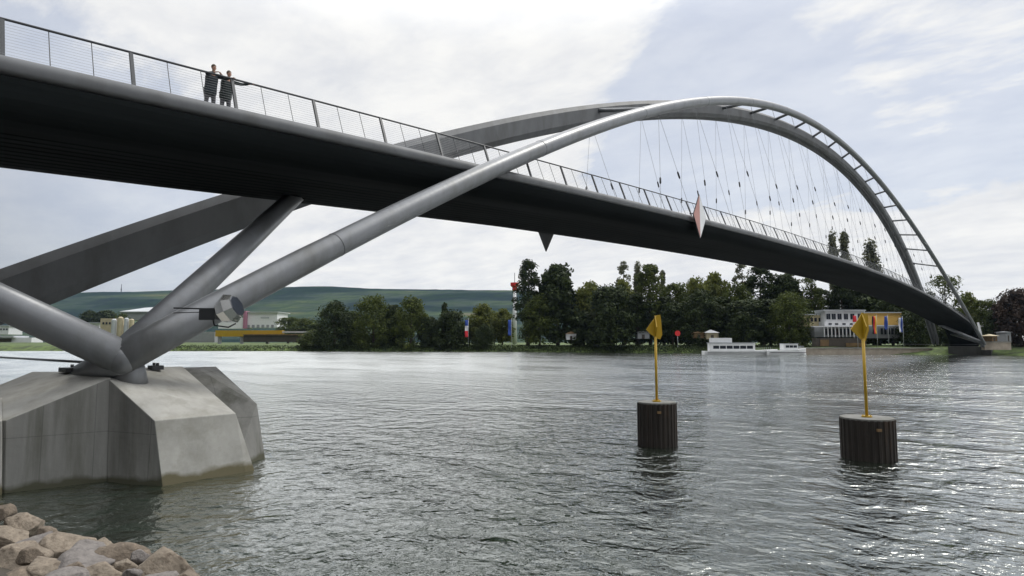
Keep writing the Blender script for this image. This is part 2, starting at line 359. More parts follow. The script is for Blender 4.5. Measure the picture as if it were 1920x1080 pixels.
def make_pier(name, label):
    p = empty(name, (0, 0, 0), label=label, cat='bridge pier')
    # right block: sloping top, steep outer end
    A = PX(320, 908, 0); B = PX(477, 882, 0); C_ = PX(205, 903, 0)
    D = PD(290, 789, 17.55); E_ = PD(442, 775, 19.75)
    F = PD(205, 712, 18.35); G = PD(222, 690, 20.4); H = PD(306, 690, 21.4)
    nrm_ = (D-A).cross(B-A); e_ = (E_-CAMP).normalized(); E_ = CAMP+e_*((A-CAMP).dot(nrm_)/e_.dot(nrm_))
    def dn(q, dx=0): return Vector((q.x+dx, q.y, -1.6))
    low = [A+(A-D)*.8, B+(B-E_)*.8, Vector((C_.x, C_.y, -1.6)), Vector((H.x-1.2, H.y+1.2, -1.6))]
    hull([D, E_, F, G, H, A, B, C_, Vector((C_.x, C_.y, -1.6))]+[Vector((A.x+.1, A.y, -1.6)), Vector((B.x+.1, B.y, -1.6)), Vector((H.x-1, H.y+1, -1.6)), Vector((H.x-1, H.y+1, H.z))], 'sloping_block', M['concl'], p)
    sb_ = p.children[0] if p.children else [o_ for o_ in bpy.data.objects if o_.parent == p][-1]
    sb_.data.materials.append(M['conc'])                       # side wall shade put in with the darker board-marked concrete
    for f_ in sb_.data.polygons:
        if f_.normal.z < .3 and f_.normal.dot(-FH*.9-RGT*.25) > .55 and f_.normal.dot(RGT) < .45: f_.material_index = 1
    # block behind, taller at its outer edge
    b1 = PX(497, 858, 0); t1 = PD(482, 757, 22.2); t2 = PD(372, 692, 23.2); t3 = PD(306, 692, 22.6); t4 = PD(455, 790, 21.3)
    hull([b1, t1, t2, t3, PD(325, 708, 22.4), Vector((b1.x, b1.y, -1.6)), Vector((t2.x-2, t2.y+1.5, -1.6)), Vector((t2.x-2, t2.y+1.5, t2.z)), Vector((t3.x-2, t3.y-1.5, -1.6)), Vector((t3.x-1, t3.y-1, t3.z)), PX(440, 880, 0), Vector((PX(440, 880, 0).x, PX(440, 880, 0).y, -1.6)), PD(440, 786, 21.6)], 'rear_block', M['conc'], p)
    # left block
    l1 = PX(209, 901, 0); l2 = PX(10, 925, 0)
    u1 = PD(209, 708, 18.40); u2 = PD(12, 788, 16.85)
    back = Vector((-3.6, 2.2, 0))
    pts = [l1, l2, u1, u2, Vector((l1.x, l1.y, -1.6)), Vector((l2.x, l2.y, -1.6)), PD(60, 697, 20.6), PD(160, 697, 20.3), PD(160, 697, 20.3)-Vector((0, 0, 4.5)), PD(60, 697, 20.6)-Vector((0, 0, 4.5)), PD(-60, 745, 18.8), PD(-60, 745, 18.8)-Vector((0, 0, 3.2)), PD(-45, 792, 17.0), PD(-45, 792, 17.0)-Vector((0, 0, 3.2))]
    hull(pts, 'stained_block', M['conc'], p)
    # outer return at the extreme left
    hull([PX(4, 926.5, 0), PX(-120, 940, 0), PD(4, 789, 16.6), PD(-120, 800, 15.9), PD(-120, 745, 18.0), PD(4, 745, 18.2), PD(4, 745, 18.2)-Vector((0, 0, 4)), PD(-120, 745, 18.0)-Vector((0, 0, 4)), PX(4, 926.5, 0)-Vector((0, 0, 1.4)), PX(-120, 940, 0)-Vector((0, 0, 1.4))], 'outer_block', M['concl'], p)
    for o_ in [q_ for q_ in bpy.data.objects if q_.parent == p and q_.name.split('.')[0] in ('stained_block',)]:
        o_.data.materials.append(M['concl'])                  # light on the tops painted in with the paler concrete
        for f_ in o_.data.polygons:
            if f_.normal.z > .3: f_.material_index = 1
    # steel bearing plates and bolts round the joint
    for (px, py, dep, w_) in ((140, 692, 20.0, .42), (292, 688, 20.9, .22), (240, 689, 20.2, .14)):
        c = PD(px, py, dep); m = MB(); m.box(c.x-w_, c.x+w_, c.y-w_*.8, c.y+w_*.8, c.z-.09, c.z+.05)
        for sx in (-.7, .7):
            m.tube([(c.x+sx*w_, c.y, c.z), (c.x+sx*w_, c.y, c.z+.14)], .05, 8)
        m.build('bearing_plate', M['darksteel'], p)
    return p
pier = make_pier('bridge_pier', 'angular concrete pier block carrying the near steel joint in the water')
# far bank abutment
M['ab'] = material('weathered_concrete', (.08, .08, .075), .9, 0, .3, .6, 0, 5, stretch=(1, 1, .3))
m = MB(); m.box(-3.4, 7.6, END-9, END+4, -1, 2.7); ab = m.build('bridge_abutment', M['ab'], None, .05)
tag(ab, 'grey concrete abutment under the far end of the footbridge', 'abutment')

# ---------------------------------------------------------------- water
mw = bpy.data.materials.new('river_water'); mw.use_nodes = True; t_ = mw.node_tree; nd = t_.nodes; lk = t_.links
b_ = nd['Principled BSDF']; b_.inputs['Base Color'].default_value = (.020, .030, .020, 1); b_.inputs['Roughness'].default_value = .07; b_.inputs['IOR'].default_value = 1.42
c_ = nd.new('ShaderNodeTexCoord')
def wnoise(scale, stretch, det, rough, rot=0., dist=0.):
    mp = nd.new('ShaderNodeMapping'); mp.inputs['Scale'].default_value = stretch; mp.inputs['Rotation'].default_value = (0, 0, rot); lk.new(c_.outputs['Object'], mp.inputs[0])
    n_ = nd.new('ShaderNodeTexNoise'); n_.inputs['Scale'].default_value = scale; n_.inputs['Detail'].default_value = det; n_.inputs['Roughness'].default_value = rough; n_.inputs['Distortion'].default_value = dist
    lk.new(mp.outputs[0], n_.inputs['Vector']); return n_.outputs['Fac']
def wmath(op, a, b):
    n_ = nd.new('ShaderNodeMath'); n_.operation = op
    for i, x in enumerate((a, b)):
        if isinstance(x, (int, float)): n_.inputs[i].default_value = x
        else: lk.new(x, n_.inputs[i])
    return n_.outputs[0]
chop = wnoise(1.0, (1, 1, 1), 3, .5, 0, .4)
rip = wnoise(3.0, (1, 1.25, 1), 4, .55, .6, .5)
swell = wnoise(.16, (1, 1, 1), 2, .5, .3, .8)
patch = wnoise(.045, (1, 2.0, 1), 3, .55, .35, 1.0)
pr_ = nd.new('ShaderNodeMapRange'); lk.new(patch, pr_.inputs[0]); pr_.inputs[1].default_value = .40; pr_.inputs[2].default_value = .60; pr_.inputs[3].default_value = .55; pr_.inputs[4].default_value = 1.25
hgt = wmath('ADD', wmath('ADD', wmath('MULTIPLY', wmath('MULTIPLY', chop, .29), pr_.outputs[0]), wmath('MULTIPLY', wmath('MULTIPLY', rip, .085), pr_.outputs[0])), wmath('MULTIPLY', swell, .05))
bp_ = nd.new('ShaderNodeBump'); bp_.inputs['Distance'].default_value = 1.0; bp_.inputs['Strength'].default_value = 1.0; lk.new(hgt, bp_.inputs['Height'])
fr1 = nd.new('ShaderNodeFresnel'); fr1.inputs['IOR'].default_value = 1.38; lk.new(bp_.outputs[0], fr1.inputs['Normal'])
fr2 = nd.new('ShaderNodeFresnel'); fr2.inputs['IOR'].default_value = 1.5
fac = wmath('ADD', wmath('MULTIPLY', fr1.outputs[0], 1.95), wmath('MULTIPLY', fr2.outputs[0], .34))
fac = wmath('MINIMUM', fac, .95)
gl = nd.new('ShaderNodeBsdfGlossy'); gl.inputs['Color'].default_value = (.95, .97, .96, 1); 
sepw = nd.new('ShaderNodeVectorMath'); sepw.operation = 'DOT_PRODUCT'; lk.new(c_.outputs['Object'], sepw.inputs[0]); sepw.inputs[1].default_value = (FH.x, FH.y, 0)
off_ = CX*FH.x+CY*FH.y
rr_ = nd.new('ShaderNodeMapRange'); lk.new(sepw.outputs['Value'], rr_.inputs[0]); rr_.inputs[1].default_value = off_+12; rr_.inputs[2].default_value = off_+90; rr_.inputs[3].default_value = .08; rr_.inputs[4].default_value = .235   # open, wind-roughened water beyond the sheltered bank
rv_ = nd.new('ShaderNodeMapRange'); lk.new(patch, rv_.inputs[0]); rv_.inputs[1].default_value = .38; rv_.inputs[2].default_value = .58; rv_.inputs[3].default_value = .80; rv_.inputs[4].default_value = 1.06
sepr = nd.new('ShaderNodeVectorMath'); sepr.operation = 'DOT_PRODUCT'; lk.new(c_.outputs['Object'], sepr.inputs[0]); sepr.inputs[1].default_value = (RGT.x, RGT.y, 0)
offr = CX*RGT.x+CY*RGT.y
rs_ = nd.new('ShaderNodeMapRange'); rs_.interpolation_type = 'SMOOTHSTEP'; lk.new(wmath('ADD', sepr.outputs['Value'], wmath('MULTIPLY', patch, 40)), rs_.inputs[0]); rs_.inputs[1].default_value = offr+2; rs_.inputs[2].default_value = offr+60; rs_.inputs[3].default_value = 1.0; rs_.inputs[4].default_value = .42   # slower, calmer water towards the bend on the right
lk.new(wmath('MULTIPLY', wmath('MULTIPLY', rr_.outputs[0], rv_.outputs[0]), rs_.outputs[0]), gl.inputs['Roughness']); lk.new(bp_.outputs[0], gl.inputs['Normal'])
df = nd.new('ShaderNodeBsdfDiffuse'); df.inputs['Color'].default_value = (.012, .020, .012, 1)
ms = nd.new('ShaderNodeMixShader'); lk.new(fac, ms.inputs[0]); lk.new(df.outputs[0], ms.inputs[1]); lk.new(gl.outputs[0], ms.inputs[2]); lk.new(ms.outputs[0], nd['Material Output'].inputs[0]); nd.remove(b_)
m = MB(); m.add([(-900, -700, 0), (900, -700, 0), (900, 900, 0), (-900, 900, 0)], [(0, 1, 2, 3)])
water = m.build('river_water', mw, None, fix=False); tag(water, kind='structure')

# ---------------------------------------------------------------- far bank, plain and hills
M['grass'] = material('bank_grass', (.085, .125, .028), .95, 0, .45, .12, .05, 2, stain=(.03, .045, .015), stscale=.3, stlo=.45, sthi=.6)
SHORE = [(-1400, 300), (-300, 292), (300, 288), (560, 282), (960, 262), (1300, 236), (1560, 212), (1720, 205), (1850, 196), (1950, 188), (2300, 170), (3200, 150)]
def shore(px):
    for (a, da), (b, db) in zip(SHORE, SHORE[1:]):
        if a <= px <= b: return lerp(da, db, (px-a)/(b-a))
    return SHORE[0][1] if px < 0 else SHORE[-1][1]
cols = list(range(-1400, 3201, 40))
rows = [(-3, -1.0), (0, -.05), (2.2, 1.0), (7, 2.2), (14, 2.7), (60, 2.9), (300, 3.0), (1500, 3.2), (30000, 3.2)]
v = []; f = []
for px in cols:
    d0 = shore(px)
    for dd, z in rows:
        q = P(px, d0+dd+(noise.noise((px*.013, dd, 1))*1.2 if dd < 60 else 0), z)
        v.append((q.x, q.y, z+(noise.noise((px*.02, dd*.3, 5))*.25 if 1 < dd < 60 else 0)))
nr = len(rows)
for i in range(len(cols)-1):
    for j in range(nr-1): f.append((i*nr+j, i*nr+j+1, (i+1)*nr+j+1, (i+1)*nr+j))
m = MB(); m.add(v, f, True); g = m.build('far_bank_ground', M['grass']); tag(g, kind='structure')

# hills: woods, vineyards and fields in patches
mh = bpy.data.materials.new('hill_cover'); mh.use_nodes = True; t_ = mh.node_tree; nd2 = t_.nodes; l2 = t_.links
b2 = nd2['Principled BSDF']; b2.inputs['Roughness'].default_value = 1; b2.inputs['Specular IOR Level'].default_value = 0
c2 = nd2.new('ShaderNodeTexCoord')
def hn(scale, det, sc=(1, 1, 1), off=(0, 0, 0)):
    mp = nd2.new('ShaderNodeMapping'); mp.vector_type = 'POINT'; mp.inputs['Scale'].default_value = sc; mp.inputs['Location'].default_value = off; mp.inputs['Rotation'].default_value = (0, 0, -YAW); l2.new(c2.outputs['Object'], mp.inputs[0])
    n_ = nd2.new('ShaderNodeTexNoise'); n_.inputs['Scale'].default_value = scale; n_.inputs['Detail'].default_value = det; n_.inputs['Roughness'].default_value = .6; l2.new(mp.outputs[0], n_.inputs['Vector']); return n_.outputs['Fac']
rp = nd2.new('ShaderNodeValToRGB'); rp.color_ramp.interpolation = 'LINEAR'; l2.new(hn(.0034, 6, (.55, .12, 5.5)), rp.inputs[0]); e = rp.color_ramp.elements
e[0].position = .40; e[0].color = (.008, .018, .018, 1); e[1].position = .68; e[1].color = (.15, .13, .085, 1)
for p_, c in ((.48, (.014, .024, .026)), (.51, (.030, .045, .039)), (.56, (.044, .060, .046)), (.62, (.060, .085, .038))):
    x = e.new(p_); x.color = (*c, 1)
mx = nd2.new('ShaderNodeMix'); mx.data_type = 'RGBA'; l2.new(rp.outputs[0], mx.inputs[6])
sm = nd2.new('ShaderNodeMapRange'); l2.new(hn(.03, 4, (1, .2, 2.5)), sm.inputs[0]); sm.inputs[1].default_value = .45; sm.inputs[2].default_value = .6; sm.inputs[4].default_value = .6; l2.new(sm.outputs[0], mx.inputs[0]); mx.inputs[7].default_value = (.02, .04, .018, 1)
l2.new(mx.outputs[2], b2.inputs['Base Color'])
RID = [(-1200, 575), (-400, 565), (0, 563), (90, 556), (150, 551), (220, 548), (330, 544), (480, 541), (620, 539), (700, 541), (850, 543), (960, 546), (1100, 553), (1300, 575), (1500, 600), (1700, 622), (1900, 636)]
def ridge(px):
    for (a, ya), (b, yb) in zip(RID, RID[1:]):
        if a <= px <= b: return lerp(ya, yb, (px-a)/(b-a))
    return 636
cols = list(range(-1200, 1901, 12)); v = []; f = []
prf = [(0, 0), (.12, .05), (.25, .16), (.38, .33), (.5, .45), (.62, .62), (.75, .82), (.88, .95), (1, 1), (1.2, .9), (1.6, .5)]
for px in cols:
    for k, (s_, h_) in enumerate(prf):
        dep = 1900+1500*s_
        top = ZY(ridge(px), 3400)
        z = 2.5+(top-3)*h_ + noise.noise((px*.006, s_*3, 2))*16*min(1, s_*3)*(1 if s_ < .95 else .12) + noise.noise((px*.09, s_*9, 4))*2.0
        v.append(tuple(P(px, dep, z)))
nr = len(prf)
for i in range(len(cols)-1):
    for j in range(nr-1): f.append((i*nr+j, i*nr+j+1, (i+1)*nr+j+1, (i+1)*nr+j))
m = MB(); m.add(v, f, True); h = m.build('wooded_hills', mh); tag(h, kind='structure')

# ---------------------------------------------------------------- trees
def leafmat(name, base, var, tr=.15):
    m = bpy.data.materials.new(name); m.use_nodes = True; t = m.node_tree; nd = t.nodes; lk = t.links
    b = nd['Principled BSDF']; b.inputs['Roughness'].default_value = .7; b.inputs['Specular IOR Level'].default_value = .25
    c = nd.new('ShaderNodeTexCoord'); n = nd.new('ShaderNodeTexNoise'); n.inputs['Scale'].default_value = .35; n.inputs['Detail'].default_value = 5; lk.new(c.outputs['Object'], n.inputs['Vector'])
    r = nd.new('ShaderNodeValToRGB'); lk.new(n.outputs['Fac'], r.inputs[0]); r.color_ramp.elements[0].position = .35; r.color_ramp.elements[1].position = .65
    r.color_ramp.elements[0].color = (*[x*(1-var) for x in base], 1); r.color_ramp.elements[1].color = (base[0]*(1+var*1.5), base[1]*(1+var), base[2], 1)
    lk.new(r.outputs[0], b.inputs['Base Color'])
    tl = nd.new('ShaderNodeBsdfTranslucent'); lk.new(r.outputs[0], tl.inputs[0]); mx = nd.new('ShaderNodeMixShader'); mx.inputs[0].default_value = tr
    lk.new(b.outputs[0], mx.inputs[1]); lk.new(tl.outputs[0], mx.inputs[2]); lk.new(mx.outputs[0], nd['Material Output'].inputs[0]); return m
M['leafd'] = leafmat('dark_foliage', (.024, .040, .010), .35, .2)
M['leafm'] = leafmat('green_foliage', (.060, .085, .018), .35, .3)
M['leafl'] = leafmat('light_foliage', (.105, .13, .032), .35, .35)
M['leafg'] = leafmat('grey_green_foliage', (.12, .135, .09), .3, .2)
M['leafr'] = leafmat('dark_red_foliage', (.035, .024, .020), .3, .15)
M['bark'] = material('tree_bark', (.07, .055, .04), .95, 0, .3, 2, .02, 6)
def crown_mesh(rng, H, Rr, base, shape, nclump, nleaf, ls, mat, name, cr=.34):
    v = []; f = []
    for c in range(nclump):
        u = rng.random(); zc = base+(H-base)*(u**.85)
        s_ = (zc-base)/(H-base)
        if shape == 'round': prof_ = math.sqrt(max(0, 1-(2*s_-.85)**2/1.35))
        elif shape == 'poplar': prof_ = min(1, s_*5)*(1-s_**2.4)**.8*(.75+.25*math.sin(s_*9+c))
        elif shape == 'dome': prof_ = min(1, .8+s_*.6)*math.sqrt(max(0, 1-s_**3.4))
        else: prof_ = min(1, .65+s_)*math.sqrt(max(0.05, 1-s_**4))
        rr = Rr*prof_*(.15+.72*rng.random()**.5); th = rng.random()*6.283
        cx, cy = rr*math.cos(th), rr*math.sin(th)
        rad = (Rr*cr)*(.6+.7*rng.random()); rz = rad*(.8 if shape != 'poplar' else 1.7)
        for k in range(nleaf):
            d = Vector((rng.gauss(0, 1), rng.gauss(0, 1), rng.gauss(0, 1)+.2)).normalized()*(rng.random()**.33)
            p = Vector((cx+d.x*rad, cy+d.y*rad, zc+d.z*rz))
            if p.z < base*.6: p.z = base*.6
            nrm = (d+Vector((rng.gauss(0, .6), rng.gauss(0, .6), rng.gauss(0, .6)+.3))).normalized()
            a = nrm.orthogonal().normalized(); a = Matrix.Rotation(rng.random()*6.28, 3, nrm) @ a; b = nrm.cross(a)
            s1 = ls*(.6+.8*rng.random()); s2 = s1*(.45+.4*rng.random()); o = len(v)
            v += [p-a*s1, p+b*s2-nrm*s1*.15, p+a*s1, p-b*s2-nrm*s1*.15]; f.append((o, o+1, o+2, o+3))
    mb = MB(); mb.add(v, f); return mb
def make_tree(kind, H, Rr, seed, mat):
    rng = random.Random(seed)
    shape, base, ncl, nlf, ls, cr = {'round': ('round', .10, 80, 95, .42, .36), 'poplar': ('poplar', .06, 80, 60, .40, .52), 'tall': ('tall', .08, 110, 80, .44, .34), 'dome': ('dome', .02, 110, 90, .42, .32), 'airy': ('tall', .18, 60, 60, .36, .30)}[kind]
    r = bpy.data.objects.new('tree', None); COL.objects.link(r)
    mb = crown_mesh(rng, H, Rr, H*base, shape, ncl, nlf, ls, mat, 'crown', cr); cr_ = mb.build('crown', mat, r, fix=False)
    mb = MB(); tr = H*.018+.08
    bend = rng.uniform(-.4, .4)
    mb.tube([(0, 0, -.4), (bend*.3, 0, H*.25), (bend, .2, H*.55), (bend*.7, .1, H*.88)], [tr*1.25, tr, tr*.6, tr*.15], 8)
    for k in range(9):
        z0 = H*(.18+.07*k); th = k*2.4; ln = Rr*(.75-.05*k)
        mb.tube([(bend*.5, .05, z0), (math.cos(th)*ln*.5, math.sin(th)*ln*.5, z0+ln*.35), (math.cos(th)*ln, math.sin(th)*ln, z0+ln*.9)], [tr*.45, tr*.28, tr*.08], 5)
    mb.build('trunk', M['bark'], r, fix=False)
    return r
TK = [('round', 'leafd'), ('round', 'leafm'), ('tall', 'leafd'), ('tall', 'leafm'), ('poplar', 'leafg'), ('poplar', 'leafd'), ('dome', 'leafd'), ('dome', 'leafm'), ('airy', 'leafg'), ('round', 'leafr'), ('round', 'leafl'), ('airy', 'leafm')]
protos = {}
NAMES = {'round': 'broadleaf_tree', 'tall': 'tall_tree', 'poplar': 'poplar_tree', 'dome': 'bushy_tree', 'airy': 'open_crowned_tree'}
def tree(kind, mat, px, ytop, wpx, dback, label, group, zb=2.4):
    key = (kind, mat); dep = shore(px)+dback
    H = ZY(ytop, dep)-zb; Rr = wpx/2/FPX*dep*1.12
    if key not in protos:
        lst = []
        for s_ in (1, 2): lst.append(None)
        protos[key] = [lst, 0]
    lst, cnt = protos[key]; i = cnt % 2; protos[key][1] += 1
    if lst[i] is None:
        r = make_tree(kind, H, Rr, 11*len(protos)+i*37, M[mat]); lst[i] = (r, H, Rr); 
    else:
        src, h0, r0 = lst[i]; r = copy_tree(src); r.scale = (Rr/r0, Rr/r0, H/h0)
    q = P(px, dep, zb); r.location = q; r.rotation_euler = (0, 0, random.random()*6.28)
    r.name = NAMES[kind]; tag(r, label, 'tree', group)
G1 = 'trees on the left part of the far bank'; G2 = 'trees on the middle of the far bank'; G3 = 'trees around the riverside building'; G4 = 'trees at the right end of the far bank'; G0 = 'small trees behind the industrial area'
# kind, leaves, px, top row, width px, metres behind the shore, label, group
TREES = [
 ('dome', 'leafd', 627, 572, 76, 6, 'round dark bush-like tree leftmost of the trees along the far shore', G1, .6),
 ('dome', 'leafm', 700, 561, 78, 7, 'rounded green tree second from the left along the far shore', G1, .6),
 ('tall', 'leafd', 737, 575, 40, 12, 'narrow dark tree squeezed between two rounded green crowns', G1, 1),
 ('dome', 'leafm', 770, 564, 66, 7, 'rounded tree with a bump on top, third large crown from the left', G1, .6),
 ('poplar', 'leafd', 833, 574, 16, 12, 'thin spire-topped dark tree left of the striped red flag', G1, 1),
 ('dome', 'leafd', 846, 588, 64, 6, 'low dark tree in front of the thin spire tree', G1, .6),
 ('round', 'leafd', 806, 600, 44, 9, 'small dark tree left of the thin spire tree', G1, .6),
 ('round', 'leafl', 905, 576, 56, 16, 'light green open tree right of the striped red flag', G1, 2.4),
 ('dome', 'leafd', 906, 612, 40, 5, 'low dark shrub-like tree under the light green tree', G1, .6),
 ('round', 'leafl', 942, 584, 40, 20, 'yellowish green tree left of the blue flag', G1, 2.4),
 ('tall', 'leafd', 990, 492, 52, 14, 'very tall dark tree with a pointed top beside the red and white tower', G2, 2.2),
 ('tall', 'leafd', 1046, 502, 74, 14, 'very tall dark tree with a broad flat top', G2, 2.2),
 ('round', 'leafm', 1012, 560, 60, 8, 'dark green tree in front of the two tallest crowns', G2, 2.2),
 ('round', 'leafl', 1108, 538, 66, 20, 'light green tree right of the broad very tall tree', G2, 2.2),
 ('round', 'leafl', 1168, 535, 50, 26, 'light green tree behind the big dark dome tree', G2, 2.2),
 ('dome', 'leafd', 1146, 545, 92, 5, 'big very dark dome-shaped tree reaching down to the shore', G2, .8),
 ('airy', 'leafg', 1171, 492, 34, 40, 'pale grey-green slender tree with sky showing through', G2, 2.4),
 ('poplar', 'leafg', 1198, 497, 22, 36, 'thin pale poplar beside the dark column tree', G2, 2.4),
 ('tall', 'leafm', 1220, 500, 56, 16, 'tall column-shaped tree behind the first yellow marker', G2, 2.4),
 ('poplar', 'leafg', 1245, 512, 15, 38, 'very thin poplar right of the tall column tree', G2, 2.4),
 ('round', 'leafm', 1268, 533, 60, 26, 'rounded tree above the red round sign', G2, 2.4),
 ('round', 'leafl', 1308, 531, 60, 34, 'yellow-green tree left of the low grey-topped tree', G2, 2.4),
 ('round', 'leafl', 1345, 522, 54, 40, 'yellow-green tree just below the bridge deck', G2, 2.4),
 ('dome', 'leafd', 1318, 552, 90, 14, 'broad dark tree above the small white-roofed kiosk', G2, 2.4),
 ('round', 'leafd', 1262, 570, 50, 12, 'low dark tree directly behind the red round sign', G2, 2.4),
 ('airy', 'leafg', 1395, 492, 40, 44, 'open grey-green tree half hidden by the deck', G3, 2.4),
 ('tall', 'leafd', 1430, 500, 60, 36, 'tall dark tree rising behind the deck left of the hotel', G3, 2.4),
 ('round', 'leafm', 1386, 540, 56, 22, 'green tree above the white river boat', G3, 2.4),
 ('dome', 'leafd', 1400, 568, 90, 12, 'broad dark tree behind the boat cabin', G3, 2.4),
 ('dome', 'leafm', 1482, 556, 76, 12, 'dense green tree left of the riverside building', G3, 2.4),
 ('tall', 'leafd', 1445, 565, 60, 16, 'dark tree behind the white parasol', G3, 2.4),
 ('airy', 'leafg', 1490, 505, 44, 44, 'thin open tree under the deck left of the building', G3, 2.4),
 ('airy', 'leafm', 1526, 520, 46, 40, 'open green tree behind the left wing of the building', G3, 2.4),
 ('poplar', 'leafg', 1570, 443, 26, 52, 'left pale poplar standing above the deck and railing', G3, 2.4),
 ('poplar', 'leafg', 1592, 442, 24, 54, 'middle pale poplar standing above the deck and railing', G3, 2.4),
 ('poplar', 'leafg', 1642, 458, 36, 52, 'right pale poplar standing above the deck, next to the arch', G3, 2.4),
 ('tall', 'leafd', 1582, 530, 50, 46, 'dark tree behind the roof of the white building', G3, 2.4),
 ('round', 'leafd', 1650, 550, 90, 40, 'dark tree behind the yellow upper floor of the building', G3, 2.4),
 ('dome', 'leafd', 1722, 585, 66, 14, 'dark tree under the deck right of the yellow building', G3, 2.4),
 ('round', 'leafd', 1675, 565, 60, 30, 'dark tree between the yellow building and the deck', G3, 2.4),
 ('airy', 'leafm', 1776, 520, 74, 34, 'flat-topped open tree seen through the foot of the arch', G4, 2.4),
 ('round', 'leafl', 1822, 556, 36, 40, 'small light green tree right of the arch foot', G4, 2.4),
 ('round', 'leafm', 1850, 564, 52, 30, 'green tree with a flat top left of the dark red tree', G4, 2.4),
 ('dome', 'leafd', 1868, 590, 44, 14, 'low dark tree behind the small kiosk at the right', G4, 2.4),
 ('dome', 'leafr', 1915, 548, 84, 12, 'big dark red tree at the right edge of the picture', G4, 2.4),
 ('dome', 'leafd', 1790, 610, 60, 16, 'low dark tree beneath the far end of the deck', G4, 2.4),
 ('round', 'leafm', 572, 600, 60, 200, 'small rounded tree right of the dark open shed', G0, 2.6),
 ('round', 'leafm', 540, 596, 52, 260, 'small tree right of the white hall with the pink stripe', G0, 2.6),
 ('round', 'leafd', 165, 588, 34, 420, 'small dark tree behind the beige silos, leftmost of three', G0, 2.6),
 ('round', 'leafd', 196, 584, 44, 420, 'small dark tree behind the beige silos, tallest of three', G0, 2.6),
 ('round', 'leafm', 226, 592, 34, 420, 'small tree behind the beige silos, rightmost of three', G0, 2.6),
 ('round', 'leafd', 660, 590, 60, 22, 'dark tree filling the gap behind the leftmost two round trees', G1, 1),
 ('round', 'leafd', 735, 598, 60, 24, 'dark low tree behind the narrow dark tree', G1, 1),
 ('round', 'leafm', 872, 604, 60, 22, 'low green tree behind the striped red flag', G1, 1.5),
 ('tall', 'leafd', 1080, 555, 50, 24, 'dark tree directly right of the broad very tall tree', G2, 2.2),
 ('round', 'leafd', 1095, 590, 70, 12, 'low dark tree left of the big dark dome tree', G2, 2.2),
 ('tall', 'leafd', 1195, 555, 60, 12, 'dark tree between the dome tree and the first yellow marker', G2, 2.2),
 ('tall', 'leafd', 1246, 560, 50, 18, 'dark tree right behind the first yellow marker board', G2, 2.2),
 ('tall', 'leafd', 1360, 560, 60, 20, 'dark tree between the kiosk and the boat', G2, 2.4),
 ('tall', 'leafd', 1475, 520, 60, 40, 'dark tree close under the deck left of the building', G3, 2.4),
 ('tall', 'leafd', 1540, 545, 60, 46, 'dark tree behind the join of the two white building wings', G3, 2.4),
 ('round', 'leafd', 1505, 580, 50, 24, 'dark tree at the left end of the riverside building', G3, 2.4),
 ('tall', 'leafd', 1620, 540, 60, 48, 'dark tree behind the middle of the riverside building', G3, 2.4),
 ('round', 'leafd', 1730, 560, 60, 44, 'dark tree just under the deck near the arch foot', G3, 2.4),
 ('dome', 'leafd', 1880, 585, 60, 30, 'dark tree behind the grey box at the right', G4, 2.4),
 ('dome', 'leafm', 590, 622, 60, 8, 'low shrub-like tree at the water left of the first round tree', G1, .8),
]
for a in TREES: tree(*a)

# undergrowth along the far shore
mb = MB(); v = []; f = []; rng = random.Random(5)
for k in range(16000):
    px = rng.uniform(560, 1330) if rng.random() < .8 else rng.uniform(250, 560)
    dens = noise.noise((px*.02, 3.3, 0))
    hh = (.6+1.5*max(0, dens+.25)) if px > 560 else .5
    dep = shore(px)+rng.uniform(-.3, 6); z = max(.0, (dep-shore(px))*.4)+rng.random()*hh
    p = P(px, dep, z); a = Vector((rng.gauss(0, 1), rng.gauss(0, 1), rng.gauss(0, 1))).normalized(); b = a.orthogonal().normalized(); s1 = rng.uniform(.12, .34); o = len(v)
    v += [p-a*s1, p+b*s1*.6, p+a*s1, p-b*s1*.6]; f.append((o, o+1, o+2, o+3))
mb.add(v, f); tag(mb.build('shore_undergrowth', M['leafd'], None, fix=False), 'low green undergrowth lining the far waterline', 'undergrowth', kind='stuff')


# ---------------------------------------------------------------- more materials
M['yellow'] = material('yellow_paint', (.40, .25, .008), .5, 0, .08, 2)
M['rust'] = material('rusty_sheet_pile', (.016, .012, .009), .8, .1, .4, 1.2, .006, 6, stretch=(1, 1, .2), stain=(.05, .026, .012), stscale=1.6, stlo=.56, sthi=.72)
M['white'] = material('white_paint', (.72, .73, .74), .5, 0, .05, .8)
M['offwhite'] = material('off_white_render', (.66, .67, .69), .8, 0, .08, .5)
M['cream'] = material('cream_render', (.60, .52, .32), .8, 0, .08, .5)
M['ochre'] = material('ochre_render', (.68, .43, .12), .85, 0, .08, .4)
M['greyr'] = material('grey_render', (.26, .27, .28), .8, 0, .1, .6)
M['darkr'] = material('dark_brown_wall', (.06, .05, .04), .8, 0, .2, .6)  # even dark brown for terrace wall, doors and shed bay
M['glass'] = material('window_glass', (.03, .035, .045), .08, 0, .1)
M['red'] = material('red_paint', (.62, .02, .02), .5, 0, .05)
M['pinkred'] = material('faded_red_paint', (.46, .23, .20), .5, 0, .08)
M['black'] = material('black_cloth', (.01, .01, .01), .7)
M['gold'] = material('gold_cloth', (.75, .42, .02), .7)
M['blue'] = material('blue_cloth', (.02, .06, .30), .7)
M['redc'] = material('red_cloth', (.60, .02, .03), .7)
M['whitec'] = material('white_cloth', (.75, .75, .78), .7)
M['tan'] = material('tan_quay_stone', (.36, .31, .25), .9, 0, .2, .6, .01, 3)
M['timber'] = material('brown_timber', (.16, .10, .045), .8, 0, .3, .8)
M['pink'] = material('pink_panel', (.36, .15, .22), .6)
M['beige'] = material('beige_concrete', (.42, .36, .24), .85, 0, .15, .2)
M['roofg'] = material('pale_grey_roof', (.42, .44, .46), .6, 0, .1, .1)
